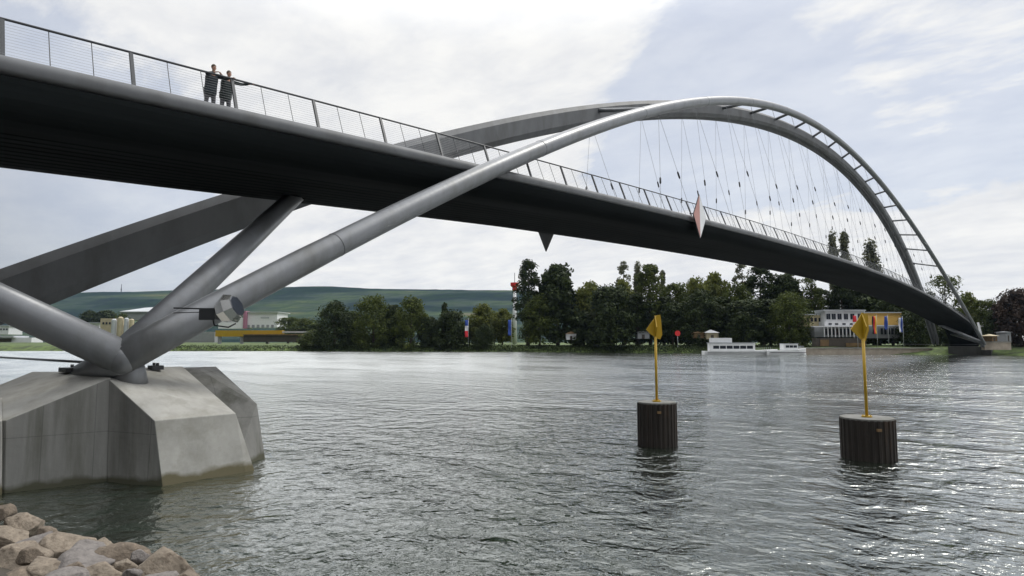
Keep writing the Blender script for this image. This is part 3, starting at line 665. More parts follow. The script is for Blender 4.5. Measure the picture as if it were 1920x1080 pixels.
M['chrome'] = material('polished_metal', (.62, .62, .60), .16, 1.0, .05)

# ---------------------------------------------------------------- yellow markers on sheet pile drums
def dolphin(name, px, dep, dia, ztop, zs0, zs1, outline, label):
    c = P(px, dep, 0); r = dia/2
    root = empty(name, c, FACE, label=label, cat='channel marker', group='yellow channel markers on steel drums')
    prof = []; n = 26
    for k in range(n):
        for q, rr in ((0, r), (.34, r), (.5, r-.038), (.84, r-.038)):
            a = 2*math.pi*(k+q)/n; prof.append((rr*math.cos(a), rr*math.sin(a)))
    m = MB(); m.prism(prof, -1.5, ztop); m.build('sheet_pile_drum', M['rust'], root)
    m = MB(); m.tube([(0, 0, ztop-.02), (0, 0, ztop+.045)], r-.035, 40, smooth=False); m.build('concrete_cap', M['conc'], root)
    m = MB(); m.tube([(0, 0, ztop+.04), (0, 0, ztop+.09)], .17, 16, smooth=False); m.tube([(0, 0, ztop+.06), (0, 0, zs0+.1)], .052, 12)
    for k in range(4):
        a = math.pi/4+k*math.pi/2; m.tube([(.12*math.cos(a), .12*math.sin(a), ztop+.08), (.12*math.cos(a), .12*math.sin(a), ztop+.13)], .018, 6)
    m.build('pole', M['yellow'], root)
    m = MB(); pts = [(x, z) for x, z in outline]; k = len(pts)
    m.add([(x, -.02, z) for x, z in pts]+[(x, .02, z) for x, z in pts], [tuple(range(k)), tuple(range(2*k-1, k-1, -1))]+[(i, (i+1) % k, k+(i+1) % k, k+i) for i in range(k)])
    m.build('topmark_board', M['yellow'], root)
    hh = (zs1-zs0)/2; zc = (zs0+zs1)/2
    m = MB(); o_ = [(0, zs1-.03), (.26, zc), (0, zs0+.02), (-.26, zc)]
    m.add([(-.018, y, z) for y, z in o_]+[(.018, y, z) for y, z in o_], [(0, 1, 2, 3), (7, 6, 5, 4)]+[(i, (i+1) % 4, 4+(i+1) % 4, 4+i) for i in range(4)])
    ob = m.build('crossing_fin', M['yellow'], root)
    m = MB(); m.box(-.16, -.02, -r-.03, -r+.05, ztop-.34, ztop-.25); m.build('number_plate', M['timber'], root)
    return root
def outl(pxs, px0, dep):
    return [((x-px0)/FPX*dep, ZY(y, dep)) for x, y in pxs]
d1 = 24.0; d2 = 21.1
dolphin('channel_marker', 1233, d1+1.0, 1.53, ZY(755, d1)-.10, ZY(636, d1), ZY(588, d1), outl([(1237, 589), (1244, 588), (1245.5, 600), (1247, 627), (1243, 636), (1236, 634), (1223, 625), (1216, 617), (1226, 603)], 1234, d1), 'yellow topmark on a pole rising from the farther, smaller rusty drum in the river')
dolphin('channel_marker', 1629, d2+1.1, 1.74, ZY(785, d2)-.12, ZY(640, d2), ZY(583, d2), outl([(1627, 583), (1638, 587), (1639, 617), (1631, 640), (1623, 637), (1603, 616), (1619, 597)], 1627, d2), 'yellow topmark on a pole rising from the nearer, bigger rusty drum in the river')

# ---------------------------------------------------------------- diamond boards and end board on the bridge
def diamond(x, y, zc, half, sgn, label):
    r = empty('navigation_board', (x, y, zc), 0, label=label, cat='sign', group='diamond navigation boards on the deck edge')
    def tri(pts, name, mat):
        pts = [(a*.70, b*1.10) for a, b in pts]
        k = len(pts); m = MB(); m.add([(-.04, a, b) for a, b in pts]+[(.04, a, b) for a, b in pts], [tuple(range(k)), tuple(range(2*k-1, k-1, -1))]+[(i, (i+1) % k, k+(i+1) % k, k+i) for i in range(k)]); return m.build(name, mat, r)
    h = half
    tri([(0, h), (0, -h), (-h, 0)], 'red_half', M['pinkred'] if sgn > 0 else M['darksteel']); tri([(.003, h), (h, 0), (.003, -h)], 'white_half', M['white'] if sgn > 0 else M['darksteel'])
    m = MB()
    for a, b in (((0, h), (h, 0)), ((h, 0), (0, -h)), ((0, -h), (-h, 0)), ((-h, 0), (0, h))):
        m.tube([(0, a[0]*.70, a[1]*1.10), (0, b[0]*.70, b[1]*1.10)], .045, 6)
    m.tube([(-sgn*.55, -.6, .2), (0, -.6, .2)], .04, 6); m.tube([(-sgn*.55, .6, .2), (0, .6, .2)], .04, 6); m.build('frame', M['rail'], r, fix=False)
diamond(HW+.35, 41.6, dk(41.6)-.15, 1.62, 1, 'upright red and white diamond board fixed to the near deck edge at mid-river')
diamond(-HW-.35, 33.0, dk(33.0)-.95, 1.62, -1, 'diamond board on the far deck edge, only its lower tip hanging below the belly')
m = MB(); m.box(-.34, .34, -.06, .06, -2.9, 3.0); eb = m.build('end_board', M['white']); eb.location = P(1838, 199.5, ZY(622, 199.5)); eb.rotation_euler = (0, R(-11), FACE); tag(eb, 'tall narrow white board leaning at the far end of the deck', 'board')

# ---------------------------------------------------------------- floodlight clamped on the near arch tube
fc = PD(431, 579, 19.0)
fl = empty('floodlight', fc, FACE, label='faceted shiny metal floodlight clamped to the near arch tube', cat='floodlight')
ax = Vector((.80, -.10, .34)).normalized()
def ngon_drum(m, c, ax, r0, r1, ln, n=8, off=.2):
    a = ax.orthogonal().normalized(); b = ax.cross(a); v = []
    for s_, rr in ((0, r0), (1, r1)):
        for k in range(n):
            th = 2*math.pi*k/n+off; v.append(c+ax*(ln*s_)+a*(rr*math.cos(th))+b*(rr*math.sin(th)))
    m.add(v, [(k, (k+1) % n, n+(k+1) % n, n+k) for k in range(n)]+[tuple(range(n))[::-1], tuple(range(n, 2*n))])
m = MB(); ngon_drum(m, Vector((0, 0, 0))-ax*.28, ax, .34, .47, .30); m.build('housing', M['chrome'], fl)
m = MB(); ngon_drum(m, ax*.022, ax, .47, .36, .22); m.build('front_hood', M['chrome'], fl)
m = MB(); ngon_drum(m, ax*.243, ax, .33, .31, .02); m.build('glass', M['glass'], fl)
m = MB(); m.box(-.86, -.38, -.16, .20, -.34, .02); m.build('ballast_box', M['rail'], fl, .02)
m = MB(); m.tube([(-1.75, .1, .03), (-.6, .1, .0), (-.3, .1, 0)], .022, 8); m.tube([(-1.75, .1, -.12), (-1.1, .1, -.1), (-.6, .1, -.1)], .014, 6); m.tube([(-.55, .1, -.3), (-.45, 0, -.5), (0, -.05, -.56), (.2, 0, -.44)], .022, 8); m.build('conduit', M['darksteel'], fl)
m = MB(); m.tube([(-.1, .1, 0), (-.2, .75, .05)], .09, 10); m.tube([(.1, .1, -.3), (0, .75, -.1)], .06, 10); m.build('bracket', M['darksteel'], fl)

# ---------------------------------------------------------------- two people leaning on the handrail
def skin_fig(name, chain, mat, parent, lvl=2, root=0):
    "chain: list of (parent index or -1, (x,y,z), (rx,ry))"
    me = bpy.data.meshes.new(name); b = bmesh.new(); lay = b.verts.layers.skin.verify(); vs = [b.verts.new(p) for _, p, _ in chain]
    for i, (pa, _, _) in enumerate(chain):
        if pa >= 0: b.edges.new((vs[pa], vs[i]))
    for v_, (_, _, r_) in zip(vs, chain): v_[lay].radius = r_ if isinstance(r_, tuple) else (r_, r_)
    vs[root][lay].use_root = True
    b.to_mesh(me); b.free(); me.materials.append(mat)
    o = bpy.data.objects.new(name, me); COL.objects.link(o); o.parent = parent
    sk = o.modifiers.new('skin', 'SKIN'); sk.use_smooth_shade = True
    sb = o.modifiers.new('sub', 'SUBSURF'); sb.levels = lvl; sb.render_levels = lvl
    return o
M['skin'] = material('skin', (.42, .24, .17), .55, 0, .06)
M['hairb'] = material('brown_hair', (.06, .035, .02), .7)
M['hairg'] = material('grey_brown_hair', (.11, .085, .065), .7)
M['jack1'] = material('navy_jacket', (.022, .032, .042), .85, 0, .2, 6)
M['jack2'] = material('dark_green_grey_coat', (.020, .030, .030), .85, 0, .2, 6)
M['trou'] = material('grey_trousers', (.07, .07, .08), .9, 0, .15, 6)
M['shoe'] = material('dark_shoes', (.02, .018, .015), .5)
def person(loc, rz, label, jac, hair, railx, arm_l, arm_r, lean, turn, h=1.75, coat=False):
    "local +x points at the railing, +y is the person's left"
    r = empty('person', loc, rz, label=label, cat='person', group=None); k = h/1.75
    ch = []; idx = {}
    def j(n_, pa, p, rr): idx[n_] = len(ch); ch.append((idx[pa] if pa else -1, (p[0]*k, p[1]*k, p[2]*k), rr))
    lx = lean
    j('pelvis', None, (0, 0, .96), (.13, .10)); j('waist', 'pelvis', (lx*.25, 0, 1.12), (.11, .08)); j('chest', 'waist', (lx*.7, 0, 1.32), (.12, .085)); j('neckb', 'chest', (lx*.95, 0, 1.47), (.075, .07)); j('neck', 'neckb', (lx*1.05, 0, 1.54), (.052, .052))
    j('chin', 'neck', (lx*1.15+.02, 0, 1.59), (.062, .070)); j('head', 'chin', (lx*1.2+.015, 0, 1.67), (.078, .095)); j('crown', 'head', (lx*1.2, 0, 1.73), (.062, .075))
    arms = {}
    for s_, (ex, ey, ez), (hx, hy, hz_) in ((1, *arm_l), (-1, *arm_r)):
        t_ = 'l' if s_ > 0 else 'r'
        j('sh'+t_, 'chest', (lx*.85, s_*.17, 1.42), .062); j('el'+t_, 'sh'+t_, (ex, ey, ez), .042); j('wr'+t_, 'el'+t_, (hx, hy, hz_), .027)
        d = (Vector((hx, hy, hz_))-Vector((ex, ey, ez))).normalized(); side = d.cross(Vector((0, 0, 1))).normalized()
        w_ = Vector((hx, hy, hz_)); j('pa'+t_, 'wr'+t_, tuple(w_+d*.055), (.034, .018))
        for q, (of, ln) in enumerate(((-.027, .065), (-.010, .082), (.009, .078), (.027, .060))):
            a = w_+d*.095+side*of; j('f%s%d' % (t_, q), 'pa'+t_, tuple(a), .009); j('g%s%d' % (t_, q), 'f%s%d' % (t_, q), tuple(a+d*ln*.55+Vector((0, 0, -.012))), .008); j('h%s%d' % (t_, q), 'g%s%d' % (t_, q), tuple(a+d*ln*.8+Vector((0, 0, -.035))), .007)
        a = w_+d*.03-side*.040*s_; j('t'+t_, 'wr'+t_, tuple(a), .010); j('u'+t_, 't'+t_, tuple(a+d*.04-side*.012*s_+Vector((0, 0, -.015))), .009)
        arms[t_] = ((lx*.85, s_*.17, 1.42), (ex, ey, ez), (hx, hy, hz_))
    legs = {'l': ((.0, .10, .90), (.06, .11, .50), (-.03, .12, .09), (.10, .13, .05)), 'r': ((.0, -.10, .90), (.0, -.12, .50), (-.10, -.13, .09), (.03, -.14, .05))}
    for t_, (a, b, c, d) in legs.items():
        j('hip'+t_, 'pelvis', a, .095); j('kn'+t_, 'hip'+t_, b, .062); j('an'+t_, 'kn'+t_, c, .042); j('to'+t_, 'an'+t_, d, (.045, .03))
    body = skin_fig('body', ch, M['skin'], r, 2)
    # clothing: shells over the body
    jc = [(-1, (-.02, 0, .62), (.27, .21)), (0, (lx*.05, 0, .92), (.25, .20)), (1, (lx*.35, 0, 1.16), (.225, .18)), (2, (lx*.75, 0, 1.34), (.235, .18)), (3, (lx*.98, 0, 1.49), (.10, .10))]
    n0 = len(jc)
    for t_ in 'lr':
        a, b, c = arms[t_]; i0 = len(jc); jc += [(3, (a[0], a[1]*1.03, a[2]), .082), (i0, b, .060), (i0+1, tuple(Vector(b).lerp(Vector(c), .88)), .044)]
    skin_fig('jacket', [(p_, tuple(x*k for x in q), rr) for p_, q, rr in jc], jac, r, 2)
    tc_ = [(-1, (0, 0, .97), (.168, .13))]
    for t_, (a, b, c, d) in legs.items():
        i0 = len(tc_); tc_ += [(0, a, .112), (i0, b, .082), (i0+1, (c[0], c[1], c[2]+.03), .064)]
    skin_fig('trousers', [(p_, tuple(x*k for x in q), rr) for p_, q, rr in tc_], M['trou'], r, 2)
    for t_, (a, b, c, d) in legs.items():
        m = MB(); m.ball((c[0]*k+.07, c[1]*k, .045), .075, (1.75, .75, .62)); m.build('shoe', M['shoe'], r)
    hc = Vector((lx*1.2*k, 0, 1.69*k)); m = MB(); m.ball(hc+Vector((-.022, 0, .025)), .100, (1.04, .86, 1.02), 18, 12)
    ho = m.build('hair', hair, r)
    m = MB(); m.ball(hc+Vector((.098, 0, -.035)), .017, (1, .8, 1.6)); 
    for s_ in (1, -1): m.ball(hc+Vector((.0, s_*.083, -.03)), .026, (.7, .35, 1.2))
    m.build('nose_and_ears', M['skin'], body)
    m = MB()
    for s_ in (1, -1): m.ball(hc+Vector((.088, s_*.031, -.005)), .011)
    m.build('eyes', M['shoe'], body)
    m = MB(); m.ball(hc+Vector((.086, 0, -.075)), .02, (.4, 1.2, .3)); m.build('mouth', M['pinkred'], body)
    return r
tx_ = HW-.95
px_ = 2.62
y1, y2 = 3.70, 4.28
dz_ = -.034
reach = tx_-px_
person((px_, y1, dk(y1)+dz_), 0, 'taller left one of two people, dark navy coat, leaning on both forearms', M['jack1'], M['hairb'], tx_, ((.36, .30, 1.34), (.58, .10, 1.385)), ((.36, -.30, 1.34), (.58, -.08, 1.385)), .20, 0, 1.82)
person((px_, y2, dk(y2)+dz_), 0, 'shorter right one of two people, dark grey-green coat, one arm along the handrail', M['jack2'], M['hairg'], tx_, ((.42, .42, 1.33), (.56, .68, 1.385)), ((.36, -.26, 1.33), (.58, -.06, 1.385)), .20, 0, 1.74, True)

# ---------------------------------------------------------------- near bank with its rocks
M['soil'] = material('dark_bank_soil', (.05, .042, .032), .95, 0, .3, 1.5, .05, 4)
def LD(a, d, z=0): q = Vector((CX, CY, 0))+RGT*a+FH*d; q.z = z; return q
BL = [(-60, 22), (-16, 15.2), (-11, 13.2), (-5.0, 10.0), (-2, 8.4), (4, 7.2), (14, 7.0), (60, 7)]
v = []; f = []
offs = [(1.5, -1.2), (0, -.06), (-1, .30), (-2.2, .95), (-4.2, 2.0), (-7, 2.4), (-60, 2.5)]
for a, d in BL:
    for o_, z in offs: v.append(tuple(LD(a+(o_*.35 if o_ > -10 else 0), d+o_, z)))
n = len(offs)
for i in range(len(BL)-1):
    for j in range(n-1): f.append((i*n+j, (i+1)*n+j, (i+1)*n+j+1, i*n+j+1))
m = MB(); m.add(v, f); tag(m.build('near_bank_ground', M['soil']), kind='structure')
RM = [material('tan_rock', (.195, .162, .125), .9, 0, .3, 3.5, .02, 9, stain=(.075, .055, .04), stscale=5, stlo=.5, sthi=.7),
      material('grey_rock', (.165, .15, .14), .9, 0, .3, 3.5, .02, 9, stain=(.055, .05, .05), stscale=4, stlo=.5, sthi=.7),
      material('brown_rock', (.135, .108, .082), .9, 0, .3, 3.5, .02, 9, stain=(.24, .19, .14), stscale=5, stlo=.55, sthi=.72)]
def rock(px, py, w_, dep, mi, label, hsc=.7):
    rr = w_/2/FPX*dep; z = ZY(py, dep)
    rng = random.Random(int(px*7+py)); b = bmesh.new(); bmesh.ops.create_icosphere(b, subdivisions=4, radius=1)
    sd_ = Vector((rng.random()*50, rng.random()*50, rng.random()*50))
    planes = [(Vector((rng.gauss(0, 1), rng.gauss(0, 1), rng.gauss(0, 1)*.8)).normalized(), rng.uniform(.55, .85)) for _ in range(15)]
    for q in b.verts:
        p = q.co.copy()
        for nn_, dd_ in planes:
            e_ = p.dot(nn_)-dd_
            if e_ > 0: p -= nn_*e_*.985
        p *= 1+.09*noise.noise(p*1.6+sd_)+.05*noise.noise(p*4.5+sd_)+.02*noise.noise(p*11+sd_)
        q.co = p
    me = bpy.data.meshes.new('rock'); b.to_mesh(me); b.free(); me.materials.append(RM[mi]); me.polygons.foreach_set('use_smooth', [True]*len(me.polygons))
    o = bpy.data.objects.new('rock', me); COL.objects.link(o); o.location = P(px, dep, z-rr*hsc*.85); o.scale = (rr*1.15, rr*1.05, rr*hsc*1.1); o.rotation_euler = (rng.uniform(-.2, .2), rng.uniform(-.2, .2), rng.random()*6)
    tag(o, label, 'rock', 'rocks heaped on the near bank'); return o
ROCKS = [
 (88, 985, 40, 12.3, 2, 'small brown stone wedged between the squarish and the pointed rock', .8),
 (188, 1010, 44, 11.2, 0, 'small tan stone right behind the dark grey slab', .8),
 (262, 1034, 40, 10.5, 1, 'small grey stone between the flat-topped rock and the round streaked rock', .8),
 (140, 1056, 56, 10.2, 2, 'small brown stone in front of the dark grey slab', .7),
 (235, 1050, 46, 10.1, 0, 'small tan stone under the flat-topped brown rock', .7),
 (62, 1030, 50, 11.0, 2, 'small dark brown stone in the middle of the left part of the heap', .7),
 (305, 1074, 70, 9.5, 1, 'grey stone at the bottom edge under the round streaked rock', .7),
 (2, 948, 46, 13.6, 2, 'small brown rock at the top of the heap on the left edge', .8),
 (42, 963, 62, 13.0, 0, 'tan squarish rock, highest whole rock of the heap', .8),
 (126, 996, 84, 11.9, 0, 'tan pointed rock standing at the water in the middle of the heap', .75),
 (10, 992, 90, 12.4, 0, 'pale tan flat rock on the left edge, third from the top', .6),
 (62, 1002, 110, 11.9, 1, 'pale grey rounded rock behind the tan pointed one', .7),
 (222, 1018, 96, 10.9, 2, 'brown flat-topped rock at the water, second from the right', .6),
 (160, 1030, 130, 10.7, 1, 'large dark grey slab in front of the pointed rock', .6),
 (300, 1031, 112, 10.1, 0, 'round tan streaked rock at the right tip of the heap', .9),
 (262, 1062, 60, 9.9, 1, 'small grey rock tucked left of the round streaked rock', .7),
 (25, 1030, 120, 11.2, 0, 'tan rock on the left edge below the flat pale one', .6),
 (95, 1048, 110, 10.5, 0, 'broad tan rock left of the dark grey slab', .6),
 (200, 1066, 110, 9.9, 0, 'tan rock at the bottom edge below the grey slab', .7),
 (30, 1066, 120, 10.2, 2, 'brown rock in the bottom left corner', .6),
 (125, 1078, 120, 9.7, 1, 'grey rock at the bottom edge, left of centre of the heap', .6),
 (345, 1072, 60, 9.4, 2, 'small brown rock at the far right foot of the heap', .7),
]
for a in ROCKS: rock(*a)

# ---------------------------------------------------------------- riverside building with flags
def at(root, px, dep, z): return P(px, dep, z)
def bbox(m, px0, px1, y0, y1, dep, th):
    "box facing the camera between image columns and rows at a depth, th metres thick; local to a frame turned by FACE"
    k = dep/FPX; m.box((px0-960)*k, (px1-960)*k, dep, dep+th, ZY(y1, dep), ZY(y0, dep)); return m
def facing(name, **k): return empty(name, (CX, CY, 0), FACE, **k)
B = facing('riverside_building', label='white and yellow two-storey riverside building with an arcade', cat='building')
D0 = 224
def part(name, mat, root, *boxes):
    m = MB()
    for b in boxes: bbox(m, *b)
    return m.build(name, mat, root)
part('white_wall', M['offwhite'], B, (1548, 1622, 583, 603, D0, 8), (1546, 1626, 603.1, 613, D0-.6, 8))
part('yellow_wall', M['ochre'], B, (1622.2, 1690, 587, 610.5, D0+1, 8))
part('left_wing', M['cream'], B, (1507, 1545.5, 591, 612, D0+4, 7))
part('right_wing', M['cream'], B, (1690.2, 1714, 604, 634, D0+3, 6))
part('ground_floor', M['greyr'], B, (1526, 1622, 613.2, 632, D0+.5, 8), (1622.2, 1712, 610.7, 634, D0+.7, 8))
part('roof', M['roofg'], B, (1545, 1624, 580.6, 582.8, D0-.8, 9.5), (1620, 1692, 585, 586.8, D0+.2, 9), (1504, 1547.9, 588.6, 590.8, D0+3.5, 8), (1689, 1717, 602, 603.8, D0+2, 7))
part('canopy', M['offwhite'], B, (1524, 1628, 611.4, 613.1, D0-2.4, 1.7), (1622, 1716, 609.6, 611.3, D0-2.5, 2.4))
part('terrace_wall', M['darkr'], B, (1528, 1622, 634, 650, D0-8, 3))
part('terrace_screen', M['timber'], B, (1536, 1552, 637, 649, D0-8.3, .25)); part('terrace_screen', M['timber'], B, (1584, 1620, 643, 650, D0-8.3, .25))
for x in (1553, 1563, 1574, 1586, 1598, 1612): 
    wn = part('window', M['offwhite'], B, (x-4.2, x+4.6, 587.5, 599.4, D0-.12, .1)); o = part('pane', M['glass'], wn, (x-3.6, x+.1, 588.2, 598.8, D0-.2, .06), (x+.5, x+4.0, 588.2, 598.8, D0-.2, .06))
for x in (1515, 1522, 1529, 1537):
    part('window', M['glass'], B, (x-2.4, x+2.4, 596, 603, D0+3.9, .08))
for x in (1556, 1568, 1582, 1596, 1610): part('window', M['glass'], B, (x-3, x+3, 606, 609, D0-.7, .08))
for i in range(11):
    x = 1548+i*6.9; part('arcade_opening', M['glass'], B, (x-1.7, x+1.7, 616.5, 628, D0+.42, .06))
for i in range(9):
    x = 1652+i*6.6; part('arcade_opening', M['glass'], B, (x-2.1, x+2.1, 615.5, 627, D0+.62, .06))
for i in range(11):
    x = 1544.5+i*6.9; part('column', M['white'], B, (x-.7, x+.7, 613.2, 632, D0-2, .3))
def flag(px, dep, y0, y1, ypole, bands, label, wpx=7, side=1):
    base = P(px, dep, ZY(ypole, dep)); k = dep/FPX; r = empty('flagpole', base, FACE, label=label, cat='flagpole', group='flagpoles with long banners')
    m = MB(); m.tube([(0, 0, 0), (0, 0, ZY(y0-3, dep)-base.z)], .07, 8); m.build('pole', M['roofg'], r)
    w_ = wpx*k; z0 = ZY(y1, dep)-base.z; z1 = ZY(y0, dep)-base.z; fb = empty('flag', (0, 0, 0)); fb.parent = r
    nb = 1
    for (x0, x1, a0, a1, mat) in bands:
        m = MB(); nx, nz = 5, 14; vv = []; ff = []
        for i in range(nx+1):
            for j_ in range(nz+1):
                xx = lerp(x0, x1, i/nx)*w_*side; zt = lerp(z0, z1, lerp(a0, a1, j_/nz)); vv.append((xx+.1*side, .18*math.sin(xx*2.2+zt*1.3), zt))
        for i in range(nx):
            for j_ in range(nz): ff.append((i*(nz+1)+j_, (i+1)*(nz+1)+j_, (i+1)*(nz+1)+j_+1, i*(nz+1)+j_+1))
        m.add(vv, ff, True); o = m.build('cloth', mat, fb, fix=False); o.modifiers.new('solid', 'SOLIDIFY').thickness = .02
FD = 212
flag(1609, FD, 592, 623, 652, [(0, 1, .62, 1, M['redc']), (0, 1, .46, .62, M['whitec']), (0, 1, 0, .46, M['redc'])], 'flagpole with a red banner with a white cross bar, left of the nearer yellow marker', 7, -1)
flag(1646, FD, 593, 626, 652, [(0, .33, 0, 1, M['gold']), (.33, .68, 0, 1, M['redc']), (.68, 1, 0, 1, M['black'])], 'flagpole with a black, red and gold banner just right of the nearer yellow marker', 8, -1)
flag(1667, FD, 593, 618, 652, [(0, 1, 0, 1, M['blue'])], 'flagpole with a plain dark blue banner before the yellow wall', 6, -1)
flag(1695, FD, 596, 623, 652, [(0, .5, 0, 1, M['blue']), (.5, 1, 0, 1, M['whitec'])], 'flagpole with a white and blue banner at the right end of the yellow wall', 7, -1)
flag(878, 268, 600, 632, 650, [(0, 1, .66, 1, M['blue']), (0, 1, .36, .66, M['whitec']), (0, 1, 0, .36, M['redc'])], 'flagpole with a blue, white and red banner among the left trees', 6, -1)
flag(959, 262, 600, 629, 652, [(0, 1, 0, 1, M['blue'])], 'flagpole with a dark blue banner left of the very tall trees', 6, -1)

# quay wall and steps under the building
q = facing('quay_wall', label='long tan stone quay wall with a pale coping at the waterline', cat='wall')
k0 = 200
part('wall', M['tan'], q, (1500, 1745, 653.5, 668, 207, 3)); part('coping', M['concl'], q, (1498, 1748, 652.2, 653.4, 206.7, 3.4))
q = facing('shore_wall', label='pale sand-coloured retaining wall right of the bridge end', cat='wall')
part('wall', M['tan'], q, (1843, 1892, 642, 656, 193, 1.5)); part('coping', M['concl'], q, (1842, 1893, 640.4, 641.9, 192.8, 1.9))
q = facing('boat_ramp', label='grey stone boat ramp sloping into the water below the very tall trees', cat='ramp')
m = MB(); k = 1/FPX
v = []
for d_, z in ((262, -.4), (262, .1), (272, 2.9), (272, -.4)):
    for px in (1006, 1036): v.append(((px-960)*k*d_, d_-1.2, z))
m.add(v, [(0, 1, 3, 2), (2, 3, 5, 4), (4, 5, 7, 6), (6, 7, 1, 0), (0, 2, 4, 6), (1, 7, 5, 3)]); m.build('ramp', M['ab'], q)

# ---------------------------------------------------------------- boats
def boat(name, px, dep, ln, beam, rz, label, small=False):
    r = empty(name, P(px, dep, 0), FACE+rz, label=label, cat='boat')
    m = MB(); n = 16; v = []
    for i in range(n+1):
        s_ = i/n; x = (s_-.5)*ln; w_ = beam/2*min(1, (1-s_)*4)**.6 if s_ > .7 else beam/2*(.86+.14*min(1, s_*5)); sh = .9+.5*s_**3
        v += [(x, -w_, sh), (x, -w_*.86, -.3), (x, w_*.86, -.3), (x, w_, sh)]
    f = [(i*4+a, i*4+a+1, (i+1)*4+a+1, (i+1)*4+a) for i in range(n) for a in range(3)]+[(i*4, (i+1)*4, (i+1)*4+3, i*4+3) for i in range(n)]+[(0, 3, 2, 1), tuple(n*4+a for a in range(4))]
    m.add(v, f); m.build('hull', M['white'], r)
    m = MB(); m.box(-ln*.46, ln*.42, -beam*.51, beam*.51, .42, .52); m.build('rubbing_strake', M['darksteel'], r)
    c0, c1 = (-.42, .18) if not small else (-.1, .25)
    m = MB(); m.box(ln*c0, ln*c1, -beam*.38, beam*.38, .9, 2.95 if not small else 2.3); cb = m.build('cabin', M['white'], r, .08)
    nw = 6 if not small else 3
    for i in range(nw):
        a = lerp(c0+.04, c1-.02, i/nw)*ln; b = a+(c1-c0-.06)*ln/nw*.88
        m = MB(); m.box(a, b, -beam*.38-.03, beam*.38+.03, 1.5, 2.3 if not small else 2.0); m.build('window', M['glass'], cb)
    m = MB(); m.box(ln*c0-.3, ln*c1+.5, -beam*.42, beam*.42, 2.96, 3.1) if not small else m.box(ln*c0-.1, ln*c1+.2, -beam*.40, beam*.40, 2.31, 2.4); m.build('roof', M['roofg'], r)
    if not small:
        m = MB(); m.box(-ln*.40, -ln*.12, -beam*.26, beam*.26, 3.11, 4.3); m.build('wheelhouse', M['offwhite'], r, .05)
        m = MB(); m.tube([(-ln*.3, 0, 4.3), (-ln*.3, 0, 5.6)], .05, 6); m.build('mast', M['rail'], r)
    m = MB()
    for i in range(9):
        x = lerp(ln*c1+.4, ln*.42, i/8)
        for sy in (-1, 1): m.tube([(x, sy*beam*.36*(1-max(0, x/ln-.2)*2.2), .95), (x, sy*beam*.36*(1-max(0, x/ln-.2)*2.2), 1.9)], .025, 5)
    m.build('deck_rail', M['roofg'], r, fix=False)
    r.scale = (1, 1, 1.25) if not small else (1.2, 1.3, 1.5)
boat('passenger_boat', 1388, 207, 24, 4.6, R(-3), 'long white passenger boat with a dark window band moored at the far bank')
boat('motor_boat', 1474, 205, 11, 3.2, R(2), 'small white motor boat moored right behind the long passenger boat', True)

# ---------------------------------------------------------------- small things on the far bank
def sign_disc(px, y, dep, label):
    r = empty('red_sign', P(px, dep, 2.2), FACE, label=label, cat='sign')
    m = MB(); m.tube([(0, 0, 0), (0, 0, ZY(y, dep)-2.2)], .09, 8); m.build('post', M['roofg'], r)
    zc = ZY(y, dep)-2.2; m = MB(); m.tube([(0, -.15, zc), (0, -.08, zc)], 1.05, 24, smooth=False); m.build('disc', M['red'], r)
sign_disc(1271, 625, 238, 'round bright red sign on a short post by the water')
def hutt(name, px0, px1, y0, y1, dep, wall, roof, label, cat, rise=1.0):
    r = facing(name, label=label, cat=cat); part('wall', wall, r, (px0, px1, y0, y1, dep, 4))
    k = dep/FPX; xa, xb = (px0-960)*k-.4, (px1-960)*k+.4; z = ZY(y0, dep)+.01
    m = MB(); xm = (xa+xb)/2; m.add([(xa, dep-.5, z), (xb, dep-.5, z), (xb, dep+4.5, z), (xa, dep+4.5, z), (xm-.2, dep+2, z+rise), (xm+.2, dep+2, z+rise)], [(0, 1, 5, 4), (1, 2, 5), (2, 3, 4, 5), (3, 0, 4), (0, 3, 2, 1)]); m.build('roof', roof, r)
    part('door', M['darkr'], r, (lerp(px0, px1, .35), lerp(px0, px1, .6), lerp(y0, y1, .35), y1, dep-.06, .05))
hutt('kiosk', 1324, 1346, 624, 636, 238, M['beige'], M['white'], 'small beige kiosk with a white pyramid roof behind the boat', 'kiosk', 1.2)
hutt('hut', 1301, 1320, 624, 634, 240, M['timber'], M['timber'], 'low brown hut left of the beige kiosk', 'hut', .6)
hutt('shed', 1195, 1217, 623, 635, 250, M['greyr'], M['greyr'], 'grey shed half hidden left of the farther yellow marker', 'shed', .5)
hutt('pavilion', 1062, 1080, 626, 637, 258, M['offwhite'], M['timber'], 'small white pavilion with a brown roof between the trees', 'pavilion', 1.0)
hutt('snack_stall', 1857, 1867, 630, 640, 191, M['timber'], M['beige'], 'small brown stall with a pale roof right of the bridge end', 'stall', .6)
hutt('grey_cabin', 1884, 1893, 623, 640, 196, M['greyr'], M['greyr'], 'narrow grey cabin behind the sand-coloured wall', 'cabin', .3)
def parasol(px, y, dep, rad, label):
    r = empty('parasol', P(px, dep, 2.4), FACE, label=label, cat='parasol'); z = ZY(y, dep)-2.4
    m = MB(); m.tube([(0, 0, 0), (0, 0, z)], .05, 8); m.build('pole', M['rail'], r)
    m = MB(); n = 8; v = [(0, 0, z+.35)]+[(rad*math.cos(2*math.pi*i/n), rad*math.sin(2*math.pi*i/n), z-.9) for i in range(n)]; m.add(v, [(0, 1+i, 1+(i+1) % n) for i in range(n)]); o = m.build('canopy', M['white'], r); o.modifiers.new('s', 'SOLIDIFY').thickness = .03
parasol(1461, 611, 232, 2.4, 'big white pointed parasol above the small motor boat')
r = empty('radio_tower', P(965, 330, 2.6), FACE, label='red and white tower with a round platform beside the tallest dark tree', cat='tower')
